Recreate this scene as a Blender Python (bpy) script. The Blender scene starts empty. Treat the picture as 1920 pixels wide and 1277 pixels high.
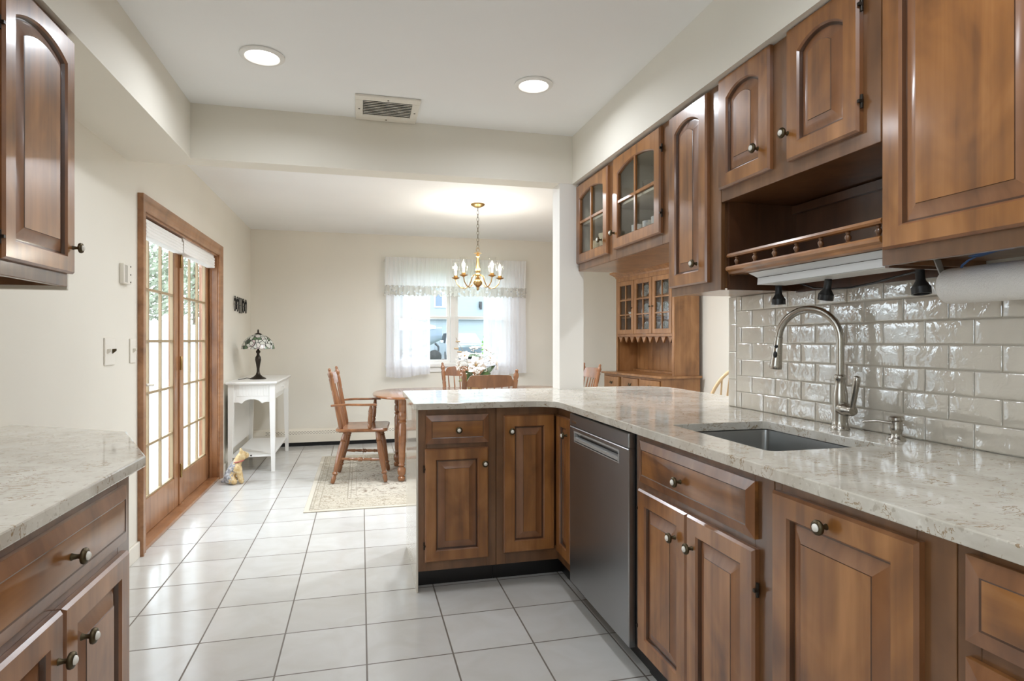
import bpy, bmesh, math, random
from mathutils import Vector, Matrix
random.seed(7)
PI = math.pi
C = bpy.context.scene.collection
SC = bpy.context.scene

# ------------------------------------------------------------------ camera, world, lights, exposure
cam_d = bpy.data.cameras.new('camera'); cam = bpy.data.objects.new('camera', cam_d); C.objects.link(cam)
cam.location = (0, 0, 1.215); cam.rotation_euler = (PI/2, 0, -0.24749)
cam_d.sensor_width = 36; cam_d.lens = 1120/1920*36; cam_d.clip_start = 0.05; cam_d.clip_end = 300
SC.camera = cam
SC.view_settings.view_transform = 'Standard'; SC.view_settings.look = 'None'
SC.view_settings.exposure = 0.4; SC.view_settings.gamma = 1; SC.view_settings.use_curve_mapping = False
w = bpy.data.worlds.new('overcast_sky'); SC.world = w; w.use_nodes = True
bgn = w.node_tree.nodes['Background']
bgn.inputs[0].default_value = (0.87, 0.96, 1.06, 1); bgn.inputs[1].default_value = 4.8
SC.cycles.max_bounces = 10; SC.cycles.transparent_max_bounces = 24
SC.cycles.diffuse_bounces = 6; SC.cycles.sample_clamp_indirect = 6.0
SC.cycles.caustics_reflective = False; SC.cycles.caustics_refractive = False
DOWN_W = 4.0
def lamp(name, kind, loc, power, size=0.14, color=(.94, 1, 1.08), parent=None):
    l = bpy.data.lights.new(name, kind); l.energy = power; l.color = color
    if kind == 'AREA': l.shape = 'DISK'; l.size = size; l.spread = math.radians(165)
    else: l.shadow_soft_size = size
    o = bpy.data.objects.new(name, l); C.objects.link(o); o.location = loc
    if parent: o.parent = parent
    return o

# ------------------------------------------------------------------ helpers
LOC = {}
class MB:
    def __init__(s, f=None): s.bm = bmesh.new(); s.mi = 0; s.f = f
    def v(s, p):
        p = Vector(p)
        if s.f: p = Vector(s.f(p))
        return s.bm.verts.new(p)
    def face(s, vs):
        try: f = s.bm.faces.new(vs)
        except ValueError: return None
        f.material_index = s.mi; return f
    def box(s, x0, x1, y0, y1, z0, z1):
        a = [s.v(p) for p in ((x0,y0,z0),(x1,y0,z0),(x1,y1,z0),(x0,y1,z0),(x0,y0,z1),(x1,y0,z1),(x1,y1,z1),(x0,y1,z1))]
        for q in ((3,2,1,0),(4,5,6,7),(0,1,5,4),(1,2,6,5),(2,3,7,6),(3,0,4,7)): s.face([a[i] for i in q])
        return s
    def loops(s, L, closed=True, cap0=True, cap1=True, mis=None):
        R = [[s.v(p) for p in l] for l in L]; n = len(R[0])
        for k in range(len(R)-1):
            if mis: s.mi = mis[k]
            for i in range(n if closed else n-1):
                j = (i+1) % n; s.face([R[k][i], R[k][j], R[k+1][j], R[k+1][i]])
        if mis: s.mi = mis[-1]
        if closed and cap0: s.face(R[0][::-1])
        if closed and cap1: s.face(R[-1])
        return s
    def tube(s, pts, r, n=8, cap=True):
        pts = [Vector(p) for p in pts]; rs = r if isinstance(r, (list, tuple)) else [r]*len(pts)
        L = []; up = None
        for i, p in enumerate(pts):
            t = (pts[min(i+1, len(pts)-1)]-pts[max(i-1, 0)]).normalized()
            if up is None:
                up = t.orthogonal().normalized()
            up = (up - t*up.dot(t)).normalized(); b = t.cross(up)
            L.append([p+(up*math.cos(2*PI*k/n)+b*math.sin(2*PI*k/n))*rs[i] for k in range(n)])
        return s.loops(L, cap0=cap, cap1=cap)
    def lathe(s, prof, c=(0,0,0), n=20, cap=True, p1=None):
        # prof: (r, h) along +z from c, or along c->p1 with h as a fraction of its length
        c = Vector(c); ax = Vector((0,0,1)); ln = 1
        if p1 is not None: ax = Vector(p1)-c; ln = ax.length; ax.normalize()
        u = ax.orthogonal().normalized(); b = ax.cross(u)
        if p1 is None: u = Vector((1,0,0)); b = Vector((0,1,0))
        L = [[c+ax*(h*ln)+(u*math.cos(2*PI*k/n)+b*math.sin(2*PI*k/n))*max(r, 1e-4) for k in range(n)] for r, h in prof]
        return s.loops(L, cap0=cap, cap1=cap)
    def ball(s, c, r, sc=(1,1,1), n=14, m=8):
        c = Vector(c)
        L = [[c+Vector((math.sin(PI*j/m)*math.cos(2*PI*k/n)*r*sc[0], math.sin(PI*j/m)*math.sin(2*PI*k/n)*r*sc[1], -math.cos(PI*j/m)*r*sc[2])) for k in range(n)] for j in range(1, m)]
        return s.loops(L)
    def prism(s, poly, z0, z1, hole=None):
        if not hole:
            return s.loops([[(x,y,z0) for x,y in poly], [(x,y,z1) for x,y in poly]])
        ed = []
        tops = []
        for P in (poly, hole):
            vs = [s.v((x,y,z1)) for x,y in P]; vb = [s.v((x,y,z0)) for x,y in P]; tops.append((vs, vb))
            for i in range(len(vs)):
                j = (i+1) % len(vs); ed.append(s.bm.edges.new((vs[i], vs[j]))); s.face([vb[i], vb[j], vs[j], vs[i]])
        g = bmesh.ops.triangle_fill(s.bm, use_beauty=True, use_dissolve=False, edges=ed, normal=(0,0,1))
        mp = {a: b for vs, vb in tops for a, b in zip(vs, vb)}
        for f in [x for x in g['geom'] if isinstance(x, bmesh.types.BMFace)]:
            f.material_index = s.mi; s.face([mp[q] for q in f.verts][::-1])
        return s
    def build(s, name, mats, parent=None, at=None, rz=0, smooth=None, bevel=0, local=False, normals=True):
        if normals: bmesh.ops.recalc_face_normals(s.bm, faces=s.bm.faces[:])
        loc, r = ((at or (0,0,0)), rz) if parent is None else LOC[parent.name]
        if not local:
            M = Matrix.Rotation(-r, 4, 'Z') @ Matrix.Translation(-Vector(loc))
            s.bm.transform(M)
        me = bpy.data.meshes.new(name); s.bm.to_mesh(me); s.bm.free()
        for m in (mats if isinstance(mats, (list, tuple)) else [mats]): me.materials.append(m)
        if smooth:
            for p in me.polygons: p.use_smooth = True
            me.set_sharp_from_angle(angle=math.radians(smooth))
        o = bpy.data.objects.new(name, me); C.objects.link(o)
        if parent is None: o.location = loc; o.rotation_euler = (0,0,rz); LOC[o.name] = (loc, rz)
        else: o.parent = parent; LOC[o.name] = (loc, r)
        if bevel:
            b = o.modifiers.new('bevel', 'BEVEL'); b.width = bevel; b.segments = 2; b.limit_method = 'ANGLE'; b.angle_limit = math.radians(40)
        return o
def thing(name, label, cat, loc, rz=0, group=None):
    o = bpy.data.objects.new(name, None); C.objects.link(o); o.empty_display_size = .05
    o.location = loc; o.rotation_euler = (0,0,rz); LOC[o.name] = (loc, rz)
    return tag(o, label, cat, group)
def tag(o, label, cat, group=None):
    o['label'] = label; o['category'] = cat
    if group: o['group'] = group
    return o
def struct(o): o['kind'] = 'structure'; return o
def sroot(name, loc):
    o = bpy.data.objects.new(name, None); C.objects.link(o); o.location = loc; LOC[o.name] = (loc, 0)
    return struct(o)
def kids(o): return [c for c in bpy.data.objects if c.parent == o]
def copy_tree(o, parent=None):
    c = o.copy(); C.objects.link(c); c.parent = parent
    for k in kids(o): copy_tree(k, c)
    return c
def dup(root, loc, rz, label, group=None):
    ks = kids(root); c = root.copy(); C.objects.link(c); c.location = loc; c.rotation_euler = (0,0,rz)
    for k in ks: copy_tree(k, c)
    c['label'] = label
    if group: c['group'] = group
    return c
def arc(cx, cy, rx, ry, a0, a1, n): return [(cx+rx*math.cos(math.radians(a0+(a1-a0)*i/n)), cy+ry*math.sin(math.radians(a0+(a1-a0)*i/n))) for i in range(n+1)]

# ------------------------------------------------------------------ materials
def mat(name, col=(.8,.8,.8), rough=.5, metal=0, **k):
    m = bpy.data.materials.new(name); m.use_nodes = True; nt = m.node_tree
    b = nt.nodes['Principled BSDF']; b.inputs['Base Color'].default_value = (*col, 1)
    b.inputs['Roughness'].default_value = rough; b.inputs['Metallic'].default_value = metal
    for kk, vv in k.items(): b.inputs[kk.replace('_', ' ')].default_value = vv
    return m
def N(m, t, **k):
    n = m.node_tree.nodes.new(t)
    for kk, vv in k.items(): setattr(n, kk, vv)
    return n
def LK(m, a, b): m.node_tree.links.new(a, b)
def bs(m): return m.node_tree.nodes['Principled BSDF']
def coords(m, scale=(1,1,1), rnd=False):
    tc = N(m, 'ShaderNodeTexCoord'); mp = N(m, 'ShaderNodeMapping'); mp.inputs['Scale'].default_value = scale
    LK(m, tc.outputs['Object'], mp.inputs['Vector'])
    if rnd:
        oi = N(m, 'ShaderNodeObjectInfo'); mu = N(m, 'ShaderNodeMath', operation='MULTIPLY'); mu.inputs[1].default_value = 37
        LK(m, oi.outputs['Random'], mu.inputs[0]); LK(m, mu.outputs[0], mp.inputs['Location'])
    return mp.outputs['Vector']
def noise(m, vec, sc, detail=4, dist=0, rough=.5):
    n = N(m, 'ShaderNodeTexNoise'); n.inputs['Scale'].default_value = sc; n.inputs['Detail'].default_value = detail
    n.inputs['Distortion'].default_value = dist; n.inputs['Roughness'].default_value = rough
    LK(m, vec, n.inputs['Vector']); return n.outputs['Fac']
def ramp(m, fac, stops):
    r = N(m, 'ShaderNodeValToRGB'); e = r.color_ramp.elements
    while len(e) < len(stops): e.new(.5)
    for q, (p, c) in zip(e, stops): q.position = p; q.color = (*c, 1) if len(c) == 3 else c
    LK(m, fac, r.inputs['Fac']); return r.outputs['Color']
def math2(m, op, a, b=None):
    n = N(m, 'ShaderNodeMath', operation=op)
    for i, q in enumerate((a, b)):
        if q is None: continue
        if isinstance(q, (int, float)): n.inputs[i].default_value = q
        else: LK(m, q, n.inputs[i])
    return n.outputs[0]
def mix(m, fac, a, b, blend='MIX'):
    n = N(m, 'ShaderNodeMix', data_type='RGBA', blend_type=blend)
    for i, q in ((0, fac), (6, a), (7, b)):
        if isinstance(q, (int, float)): n.inputs[i].default_value = q
        elif isinstance(q, tuple): n.inputs[i].default_value = (*q, 1)
        else: LK(m, q, n.inputs[i])
    return n.outputs[2]
def bump(m, h, strength=.3, dist=.01):
    b = N(m, 'ShaderNodeBump'); b.inputs['Strength'].default_value = strength; b.inputs['Distance'].default_value = dist
    LK(m, h, b.inputs['Height']); LK(m, b.outputs['Normal'], bs(m).inputs['Normal'])
def wood(name, dk, md, lt, rough=.35, coat=.6, axis='z', sc=1.0):
    m = mat(name, md, rough, Coat_Weight=coat, Coat_Roughness=.15)
    s = {'x': (1.3, 22, 22), 'y': (22, 1.3, 22), 'z': (22, 22, 1.3)}[axis]
    st = noise(m, coords(m, tuple(q*sc for q in s), True), 1.0, 5, .5)
    bl = noise(m, coords(m, (sc, sc, sc*.6), True), 6.0, 3, .8)
    f = math2(m, 'ADD', math2(m, 'MULTIPLY', st, .45), math2(m, 'MULTIPLY', bl, .55))
    LK(m, ramp(m, f, [(.33, dk), (.5, md), (.67, lt)]), bs(m).inputs['Base Color'])
    return m
CAB = ((.125,.045,.0115), (.29,.114,.027), (.45,.198,.060))
M = {}
M['cab'] = wood('maple_vertical', *CAB)
M['cabh'] = wood('maple_horizontal', *CAB, axis='y')
M['cabx'] = wood('maple_crosswise', *CAB, axis='x')
M['frame'] = wood('maple_face_frame', (.10,.042,.015), (.165,.072,.026), (.235,.108,.042))
M['glaze_shade'] = wood('maple_glaze_and_shade', (.05,.020,.009), (.085,.034,.014), (.13,.055,.024))  # real glaze in the door grooves; painted-in shade in the niche
M['slope'] = wood('maple_panel_slope', (.15,.058,.021), (.24,.098,.036), (.34,.15,.06))
M['inner'] = mat('cabinet_lining', (.62,.58,.50), .5)
M['chair'] = wood('chair_maple', (.145,.056,.021), (.235,.096,.037), (.33,.145,.060), .3, .5)
M['table'] = wood('table_maple', (.19,.075,.03), (.28,.115,.046), (.37,.165,.07), .16, .6, 'x')
M['hutch'] = wood('hutch_honey', (.17,.072,.023), (.27,.122,.042), (.37,.18,.07), .4, .3)
M['trimw'] = wood('stained_trim', (.20,.085,.034), (.32,.145,.06), (.43,.215,.10), .35, .4)
M['trimy'] = wood('stained_trim_long', (.20,.085,.034), (.32,.145,.06), (.43,.215,.10), .35, .4, 'y')
M['muntin'] = mat('muntin_tan', (.34,.245,.135), .4)
M['pale'] = wood('pale_birch', (.58,.38,.19), (.70,.49,.27), (.78,.58,.35), .35, .4)
def plaster(name, c):
    m = mat(name, c, .62); v = coords(m)
    LK(m, ramp(m, noise(m, v, 1.3, 3), [(.3, tuple(q*.975 for q in c)), (.7, tuple(min(1, q*1.02) for q in c))]), bs(m).inputs['Base Color'])
    bump(m, noise(m, v, 160, 3), .04, .002); return m
M['wall'] = plaster('cream_wall', (.77,.735,.655))
M['ceil'] = plaster('white_ceiling', (.86,.865,.86))
M['post'] = plaster('white_post_paint', (.80,.78,.74))
M['white'] = mat('white_paint', (.82,.81,.78), .35)
M['ivory'] = mat('ivory_plastic', (.78,.74,.66), .35)
M['heater'] = mat('heater_enamel', (.78,.73,.63), .35)
M['black'] = mat('black_plastic', (.012,.012,.013), .4)
M['toe'] = mat('black_vinyl', (.010,.009,.009), .3)
M['dark'] = mat('dark_void', (.01,.01,.01), .9)
def tilefloor():
    m = mat('white_floor_tile', (.8,.8,.78), .16, Specular_IOR_Level=.55)
    tc = N(m, 'ShaderNodeTexCoord'); sp = N(m, 'ShaderNodeSeparateXYZ'); LK(m, tc.outputs['Object'], sp.inputs[0])
    P = .3255; ds = []; cells = []
    for ax, off in (('X', .0213), ('Y', 3.932)):
        t = math2(m, 'DIVIDE', math2(m, 'ADD', sp.outputs[ax], -off+P*40), P)
        fr = math2(m, 'FRACT', t); cells.append(math2(m, 'FLOOR', t))
        ds.append(math2(m, 'MINIMUM', fr, math2(m, 'SUBTRACT', 1.0, fr)))
    d = math2(m, 'MINIMUM', ds[0], ds[1])
    mr = N(m, 'ShaderNodeMapRange'); mr.inputs[1].default_value = .0075; mr.inputs[2].default_value = .0125; LK(m, d, mr.inputs[0]); face = mr.outputs[0]
    cv = N(m, 'ShaderNodeCombineXYZ'); LK(m, cells[0], cv.inputs[0]); LK(m, cells[1], cv.inputs[1])
    wn = N(m, 'ShaderNodeTexWhiteNoise'); LK(m, cv.outputs[0], wn.inputs['Vector'])
    tone = ramp(m, wn.outputs['Value'], [(0, (.595,.585,.56)), (1, (.67,.665,.645))])
    mott = ramp(m, noise(m, tc.outputs['Object'], 5, 5, 1.2), [(.35, (.93,.92,.90)), (.65, (1,1,1))])
    tile = mix(m, 1.0, tone, mott, 'MULTIPLY')
    LK(m, mix(m, face, (.17,.145,.12), tile), bs(m).inputs['Base Color'])
    rr = math2(m, 'ADD', math2(m, 'MULTIPLY', noise(m, tc.outputs['Object'], 14, 5), .12), .10)
    LK(m, math2(m, 'ADD', rr, math2(m, 'MULTIPLY', math2(m, 'SUBTRACT', 1.0, face), .5)), bs(m).inputs['Roughness'])
    h = math2(m, 'ADD', face, math2(m, 'MULTIPLY', noise(m, tc.outputs['Object'], 38, 4, .6), .10))
    bump(m, h, .35, .002); return m
M['floor'] = tilefloor()
def quartz():
    m = mat('cream_quartz', (.6,.55,.47), .07, Specular_IOR_Level=.6)
    v = coords(m)
    base = ramp(m, noise(m, v, 9, 7, .6, .6), [(.3, (.52,.475,.40)), (.5, (.63,.59,.515)), (.7, (.73,.695,.63))])
    vs = coords(m, (9, 22, 14))
    n1 = noise(m, vs, 1.1, 6, 1.4, .6)
    band = math2(m, 'LESS_THAN', math2(m, 'ABSOLUTE', math2(m, 'SUBTRACT', n1, .5)), .013)
    msk = math2(m, 'GREATER_THAN', noise(m, v, 12, 3), .52)
    c1 = mix(m, math2(m, 'MULTIPLY', math2(m, 'MULTIPLY', band, msk), .85), base, (.30,.20,.10))
    sp = ramp(m, noise(m, v, 110, 2), [(.64, (0,0,0)), (.70, (1,1,1))])
    c2 = mix(m, math2(m, 'MULTIPLY', sp, .35), c1, (.80,.77,.70))
    dk = ramp(m, noise(m, v, 60, 3), [(.61, (0,0,0)), (.68, (1,1,1))])
    c3 = mix(m, math2(m, 'MULTIPLY', dk, .5), c2, (.30,.24,.17))
    LK(m, c3, bs(m).inputs['Base Color']); return m
M['quartz'] = quartz()
def glaze_tile():
    m = mat('glossy_greige_tile', (.58,.53,.45), .05, Specular_IOR_Level=.7, Coat_Weight=1.0, Coat_Roughness=.03, Coat_IOR=1.75)
    v = coords(m)
    LK(m, ramp(m, noise(m, v, 9, 2), [(.3, (.60,.555,.48)), (.7, (.67,.625,.545))]), bs(m).inputs['Base Color'])
    n = noise(m, v, 26, 3, .6); b = N(m, 'ShaderNodeBump'); b.inputs['Strength'].default_value = .32; b.inputs['Distance'].default_value = .006
    LK(m, n, b.inputs['Height']); LK(m, b.outputs['Normal'], bs(m).inputs['Normal']); LK(m, b.outputs['Normal'], bs(m).inputs['Coat Normal'])
    return m
M['tile'] = glaze_tile()
M['grout'] = mat('tile_grout', (.62,.57,.48), .8)
def brushed(name, c, rough):
    m = mat(name, c, rough, 1.0)
    n = noise(m, coords(m, (4, 4, 300)), 1.0, 2); bump(m, n, .03, .001); return m
M['steel'] = brushed('dark_stainless', (.42,.425,.43), .33)
M['steell'] = brushed('light_stainless', (.62,.61,.59), .22)
M['sink'] = brushed('sink_stainless', (.44,.44,.43), .33)
M['nickel'] = mat('brushed_nickel', (.46,.43,.385), .27, 1.0)
M['brass'] = mat('antique_brass', (.47,.31,.13), .3, 1.0)
M['bronze'] = mat('dark_bronze', (.035,.027,.02), .42, .6)
M['abrass'] = mat('aged_knob_brass', (.095,.073,.042), .42, 1.0)
M['knobw'] = mat('knob_ivory_inlay', (.82,.79,.72), .25)
M['iron'] = mat('black_wrought_iron', (.014,.013,.012), .5, .3)
M['hinge'] = mat('hinge_brass', (.36,.24,.10), .35, 1.0)
def glass(name, tint=(1,1,1), refl=1.0):
    m = bpy.data.materials.new(name); m.use_nodes = True; nt = m.node_tree; nt.nodes.clear()
    o = nt.nodes.new('ShaderNodeOutputMaterial'); t = nt.nodes.new('ShaderNodeBsdfTransparent'); g = nt.nodes.new('ShaderNodeBsdfGlossy')
    g.inputs['Roughness'].default_value = .02; t.inputs[0].default_value = (*tint, 1)
    fr = nt.nodes.new('ShaderNodeFresnel'); fr.inputs[0].default_value = 1.5
    mu = nt.nodes.new('ShaderNodeMath'); mu.operation = 'MULTIPLY'; mu.inputs[1].default_value = refl
    mx = nt.nodes.new('ShaderNodeMixShader'); nt.links.new(fr.outputs[0], mu.inputs[0])
    ge = nt.nodes.new('ShaderNodeNewGeometry'); iv = nt.nodes.new('ShaderNodeMath'); iv.operation = 'SUBTRACT'; iv.inputs[0].default_value = 1; nt.links.new(ge.outputs['Backfacing'], iv.inputs[1])
    m2 = nt.nodes.new('ShaderNodeMath'); m2.operation = 'MULTIPLY'; m2.use_clamp = True; nt.links.new(mu.outputs[0], m2.inputs[0]); nt.links.new(iv.outputs[0], m2.inputs[1]); nt.links.new(m2.outputs[0], mx.inputs[0])
    nt.links.new(t.outputs[0], mx.inputs[1]); nt.links.new(g.outputs[0], mx.inputs[2]); nt.links.new(mx.outputs[0], o.inputs[0])
    return m
M['pane'] = glass('window_glass', (.97,.985,.98))
M['cpane'] = glass('cabinet_glass', (.93,.93,.90), 1.2)
M['crystal'] = glass('crystal', (.94,.95,.95), 2.6)
M['shade'] = glass('clear_shade_glass', (.985,.985,.98), .9)
def sheer(name, c, dens, holes=False):
    m = bpy.data.materials.new(name); m.use_nodes = True; nt = m.node_tree; nt.nodes.clear()
    o = nt.nodes.new('ShaderNodeOutputMaterial'); t = nt.nodes.new('ShaderNodeBsdfTransparent')
    d = nt.nodes.new('ShaderNodeBsdfDiffuse'); tl = nt.nodes.new('ShaderNodeBsdfTranslucent')
    d.inputs[0].default_value = (*c, 1); tl.inputs[0].default_value = (*c, 1)
    a = nt.nodes.new('ShaderNodeMixShader'); a.inputs[0].default_value = .5; nt.links.new(d.outputs[0], a.inputs[1]); nt.links.new(tl.outputs[0], a.inputs[2])
    mx = nt.nodes.new('ShaderNodeMixShader'); nt.links.new(t.outputs[0], mx.inputs[1]); nt.links.new(a.outputs[0], mx.inputs[2]); nt.links.new(mx.outputs[0], o.inputs[0])
    if holes:
        v = coords(m, (1, .02, 1)); vo = N(m, 'ShaderNodeTexVoronoi'); vo.inputs['Scale'].default_value = 26; LK(m, v, vo.inputs['Vector'])
        r = ramp(m, vo.outputs['Distance'], [(.30, (.45,.45,.45)), (.42, (.97,.97,.97))]); LK(m, r, mx.inputs[0])
    else: mx.inputs[0].default_value = dens
    return m
M['sheer'] = sheer('white_voile', (.90,.90,.94), .74)
M['valance'] = sheer('white_valance_cloth', (.93,.93,.93), .86)
M['lace'] = sheer('grey_lace', (.66,.64,.59), .8, True)
M['blind'] = mat('white_blind_fabric', (.85,.84,.82), .8)
def emit(name, c, s):
    m = mat(name, c, .4); bs(m).inputs['Emission Color'].default_value = (*c, 1); bs(m).inputs['Emission Strength'].default_value = s; return m
M['lit'] = emit('lamp_lens', (1,.96,.9), 6)
M['bulb'] = emit('candle_bulb', (1,.88,.7), 9)
M['paper'] = mat('paper_towel', (.82,.80,.77), .9)
bump(M['paper'], noise(M['paper'], coords(M['paper'], (1, 1, 1)), 160, 2, 1.5), .5, .004)
M['tape'] = mat('blue_tape', (.055,.13,.33), .6)

# ------------------------------------------------------------------ room shell
ZC = 2.48; XL = -1.215; YB = 7.3; XR = 3.34; XW = 1.65
struct(MB().box(-1.36, XR+.12, -2.5, YB+.12, -.12, 0).build('floor', M['floor']))
struct(MB().box(-1.36, XR+.12, -2.5, YB+.12, ZC, ZC+.12).build('ceiling', M['ceil']))
m = MB(); m.box(-1.36, XL, -2.5, -1.15, 0, ZC); m.box(-1.36, XL, -1.15, .35, 0, 1.08); m.box(-1.36, XL, -1.15, .35, 2.12, ZC); m.box(-1.36, XL, .35, 3.84, 0, ZC); m.box(-1.36, XL, 3.84, 5.69, 1.965, ZC); m.box(-1.36, XL, 5.69, YB+.12, 0, ZC)
struct(m.build('wall_left', M['wall']))
WX0, WX1, WZ0, WZ1 = .36, 1.835, .93, 2.12
m = MB(); m.box(XL, WX0, YB, YB+.12, 0, ZC); m.box(WX1, XR+.12, YB, YB+.12, 0, ZC); m.box(WX0, WX1, YB, YB+.12, 0, WZ0); m.box(WX0, WX1, YB, YB+.12, WZ1, ZC)
struct(m.build('wall_back', M['wall']))
wr = struct(MB().box(XW, XW+.12, -2.5, 2.424, 0, ZC).build('wall_right', M['wall']))
struct(MB().box(XR, XR+.12, 1.2, YB, 0, ZC).build('wall_dining_right', M['wall']))
struct(MB().box(XW+.12, XR+.12, 1.08, 1.2, 0, ZC).build('wall_nook', M['wall']))
struct(MB().box(XL, XW, -2.5, -2.38, 0, ZC).build('wall_rear', M['wall']))
struct(MB().box(XL, -.88, -2.38, 3.64, 2.185, ZC).build('trim_1', M['wall']))
struct(MB().box(1.27, XW+.02, -2.38, 3.64, 2.185, ZC).build('trim_2', M['wall']))
struct(MB().box(-.88, 1.27, 3.50, 3.64, 2.185, ZC).build('trim_3', M['wall']))
struct(MB().box(1.188, 1.345, 3.502, 3.638, .9142, 2.185).build('trim_4', M['post']))
struct(MB().box(XL, XL+.014, 2.55, 3.76, 0, .09).build('baseboard_left', M['ivory'], bevel=.004))
struct(MB().box(XL, XL+.014, 5.775, YB-.07, 0, .09).build('baseboard_dining_left', M['ivory'], bevel=.004))
# tiled splash behind the sink: pillowed, slightly uneven tiles
m = MB().box(XW-.006, XW-.001, .2, 2.424, .9145, 1.412); gr = m.build('tile_grout_bed', M['grout'], wr)
m = MB(); TP, TH = .1485, .0722
def onetile(y0, y1, z0, z1):
    def cuts(L):
        k = max(2, int(L/.02)); return [0,.0016,.0045]+[.0045+(L-.009)*i/k for i in range(1,k)]+[L-.0045,L-.0016,L]
    CU, CV = cuts(y1-y0), cuts(z1-z0); nu, nv = len(CU)-1, len(CV)-1; ty, tz = random.uniform(-.007,.007), random.uniform(-.007,.007)
    G = []
    for j in range(nv+1):
        row = []
        for i in range(nu+1):
            a, b = CU[i]/(y1-y0), CV[j]/(z1-z0); y = y0+(y1-y0)*a; z = z0+(z1-z0)*b
            e = min(a*(y1-y0), (1-a)*(y1-y0), b*(z1-z0), (1-b)*(z1-z0)); h = .006+.0018*(1-math.exp(-e/.0016))
            row.append(m.v((XW-.002-h+ty*(y-(y0+y1)/2)+tz*(z-(z0+z1)/2), y, z)))
        G.append(row)
    for j in range(nv):
        for i in range(nu): m.face([G[j][i], G[j+1][i], G[j+1][i+1], G[j][i+1]])
YE = 2.362
for r in range(7):
    z0 = .9155+r*TH; z1 = min(z0+TH-.0025, 1.411)
    y = YE - (TP*.75 if r % 2 else TP*.25)
    onetile(y+.0025, YE, z0, z1)
    while y > .2:
        onetile(max(.2, y-TP+.0025), y, z0, z1); y -= TP
for r in range(4): onetile(YE+.0025, 2.423, .9155+r*.125, min(.9155+r*.125+.1225, 1.411))
m.build('splash_tiles', M['tile'], wr, smooth=60, normals=False)

# ------------------------------------------------------------------ french doors
def casing():
    m = MB(); prof = [(0,.0),(0,.012),(.012,.020),(.03,.018),(.05,.022),(.07,.030),(.085,.030),(.085,.0)]
    # U-shaped casing swept round the opening: offsets outward d, proud p
    path = [((3.845,0),(-1,0)), ((3.845,1.96),(-1,1)), ((5.685,1.96),(1,1)), ((5.685,0),(1,0))]
    L = [[(XL+p, q[0]+n[0]*d, q[1]+n[1]*d) for d, p in prof] for q, n in path]
    m.loops(L); return m
struct(casing().build('trim_5', M['trimy'], smooth=30))
m = MB(); m.box(-1.36, XL, 3.825, 3.855, 0, 1.965); m.box(-1.36, XL, 5.675, 5.705, 0, 1.965); m.box(-1.36, XL, 3.855, 5.675, 1.945, 1.975)
m.box(-1.275, -1.262, 5.66, 5.675, .02, 1.945)
struct(m.build('trim_6', M['trimw'], bevel=.002))
struct(MB().box(-1.36, XL+.012, 3.77, 5.76, 0, .022).build('trim_7', M['trimy'], bevel=.004))
def french(name, y0, y1, g0, g1):
    root = sroot(name, (-1.3, (y0+y1)/2, .025)); x0, x1 = -1.322, -1.282
    m = MB(); gz0, gz1 = .235, 1.86
    m.box(x0, x1, y0, g0, .025, 1.94); m.box(x0, x1, g1, y1, .025, 1.94); m.box(x0, x1, g0, g1, .025, gz0); m.box(x0, x1, g0, g1, gz1, 1.94)
    m.build('door_frame', M['trimw'], root, bevel=.003)
    m = MB()
    for k in (1, 2): y = g0+(g1-g0)*k/3; m.box(-1.310, -1.293, y-.008, y+.008, gz0, gz1)
    for k in range(1, 5): z = gz0+(gz1-gz0)*k/5; m.box(-1.311, -1.292, g0, g1, z-.008, z+.008)
    m.box(-1.311, -1.290, g0, g0+.008, gz0, gz1); m.box(-1.311, -1.290, g1-.008, g1, gz0, gz1); m.box(-1.311, -1.290, g0, g1, gz0, gz0+.012)
    m.build('muntins', M['muntin'], root)
    MB().box(-1.304, -1.300, g0, g1, gz0, gz1).build('pane', M['pane'], root)
    return root
d1 = french('door_1', 3.86, 4.785, 3.95, 4.69); d2 = french('door_2', 4.825, 5.672, 4.915, 5.585)
struct(MB().box(-1.326, -1.274, 4.786, 4.824, .024, 1.944).build('trim_8', M['trimw'], bevel=.003))
for z in (.22, 1.0, 1.74):
    MB().lathe([(.006,0),(.009,.004),(.009,.096),(.006,.1)], (-1.268, 4.797, z), 10).build('hinge', M['hinge'], d1, smooth=40)
m = MB(); m.box(-1.282, -1.274, 3.965, 4.0, .86, 1.02); m.tube([(-1.275,3.98,.95),(-1.235,3.98,.95),(-1.23,3.99,.95),(-1.23,4.07,.945)], .008)
m.build('door_handle', M['ivory'], d1, smooth=40)
def blind(y0, y1, z0, z1, label):
    t = thing('roman_blind', label, 'blind', (-1.25, (y0+y1)/2, z0), group='rolled blinds on the glass doors')
    MB().box(-1.281, -1.230, y0+.004, y1-.004, z1-.012, z1+.008).build('head_rail', M['blind'], t)
    m = MB(); h = z1-.012-z0; P = [(-1.281,z0),(-1.232,z0)]
    for k in range(4): P += [(-1.224,z0+h*(k+.12)/4),(-1.222,z0+h*(k+.5)/4),(-1.224,z0+h*(k+.88)/4),(-1.2265,z0+h*(k+1)/4)]
    P.append((-1.281,z0+h)); m.loops([[(x,y,z) for x,z in P] for y in (y0,y1)])
    m.build('folded_fabric', M['blind'], t, smooth=40)
blind(3.93, 4.672, 1.832, 1.925, 'white folded blind at the top of the nearer glass door')
blind(4.70, 5.62, 1.838, 1.94, 'white folded blind at the top of the farther glass door')

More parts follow.
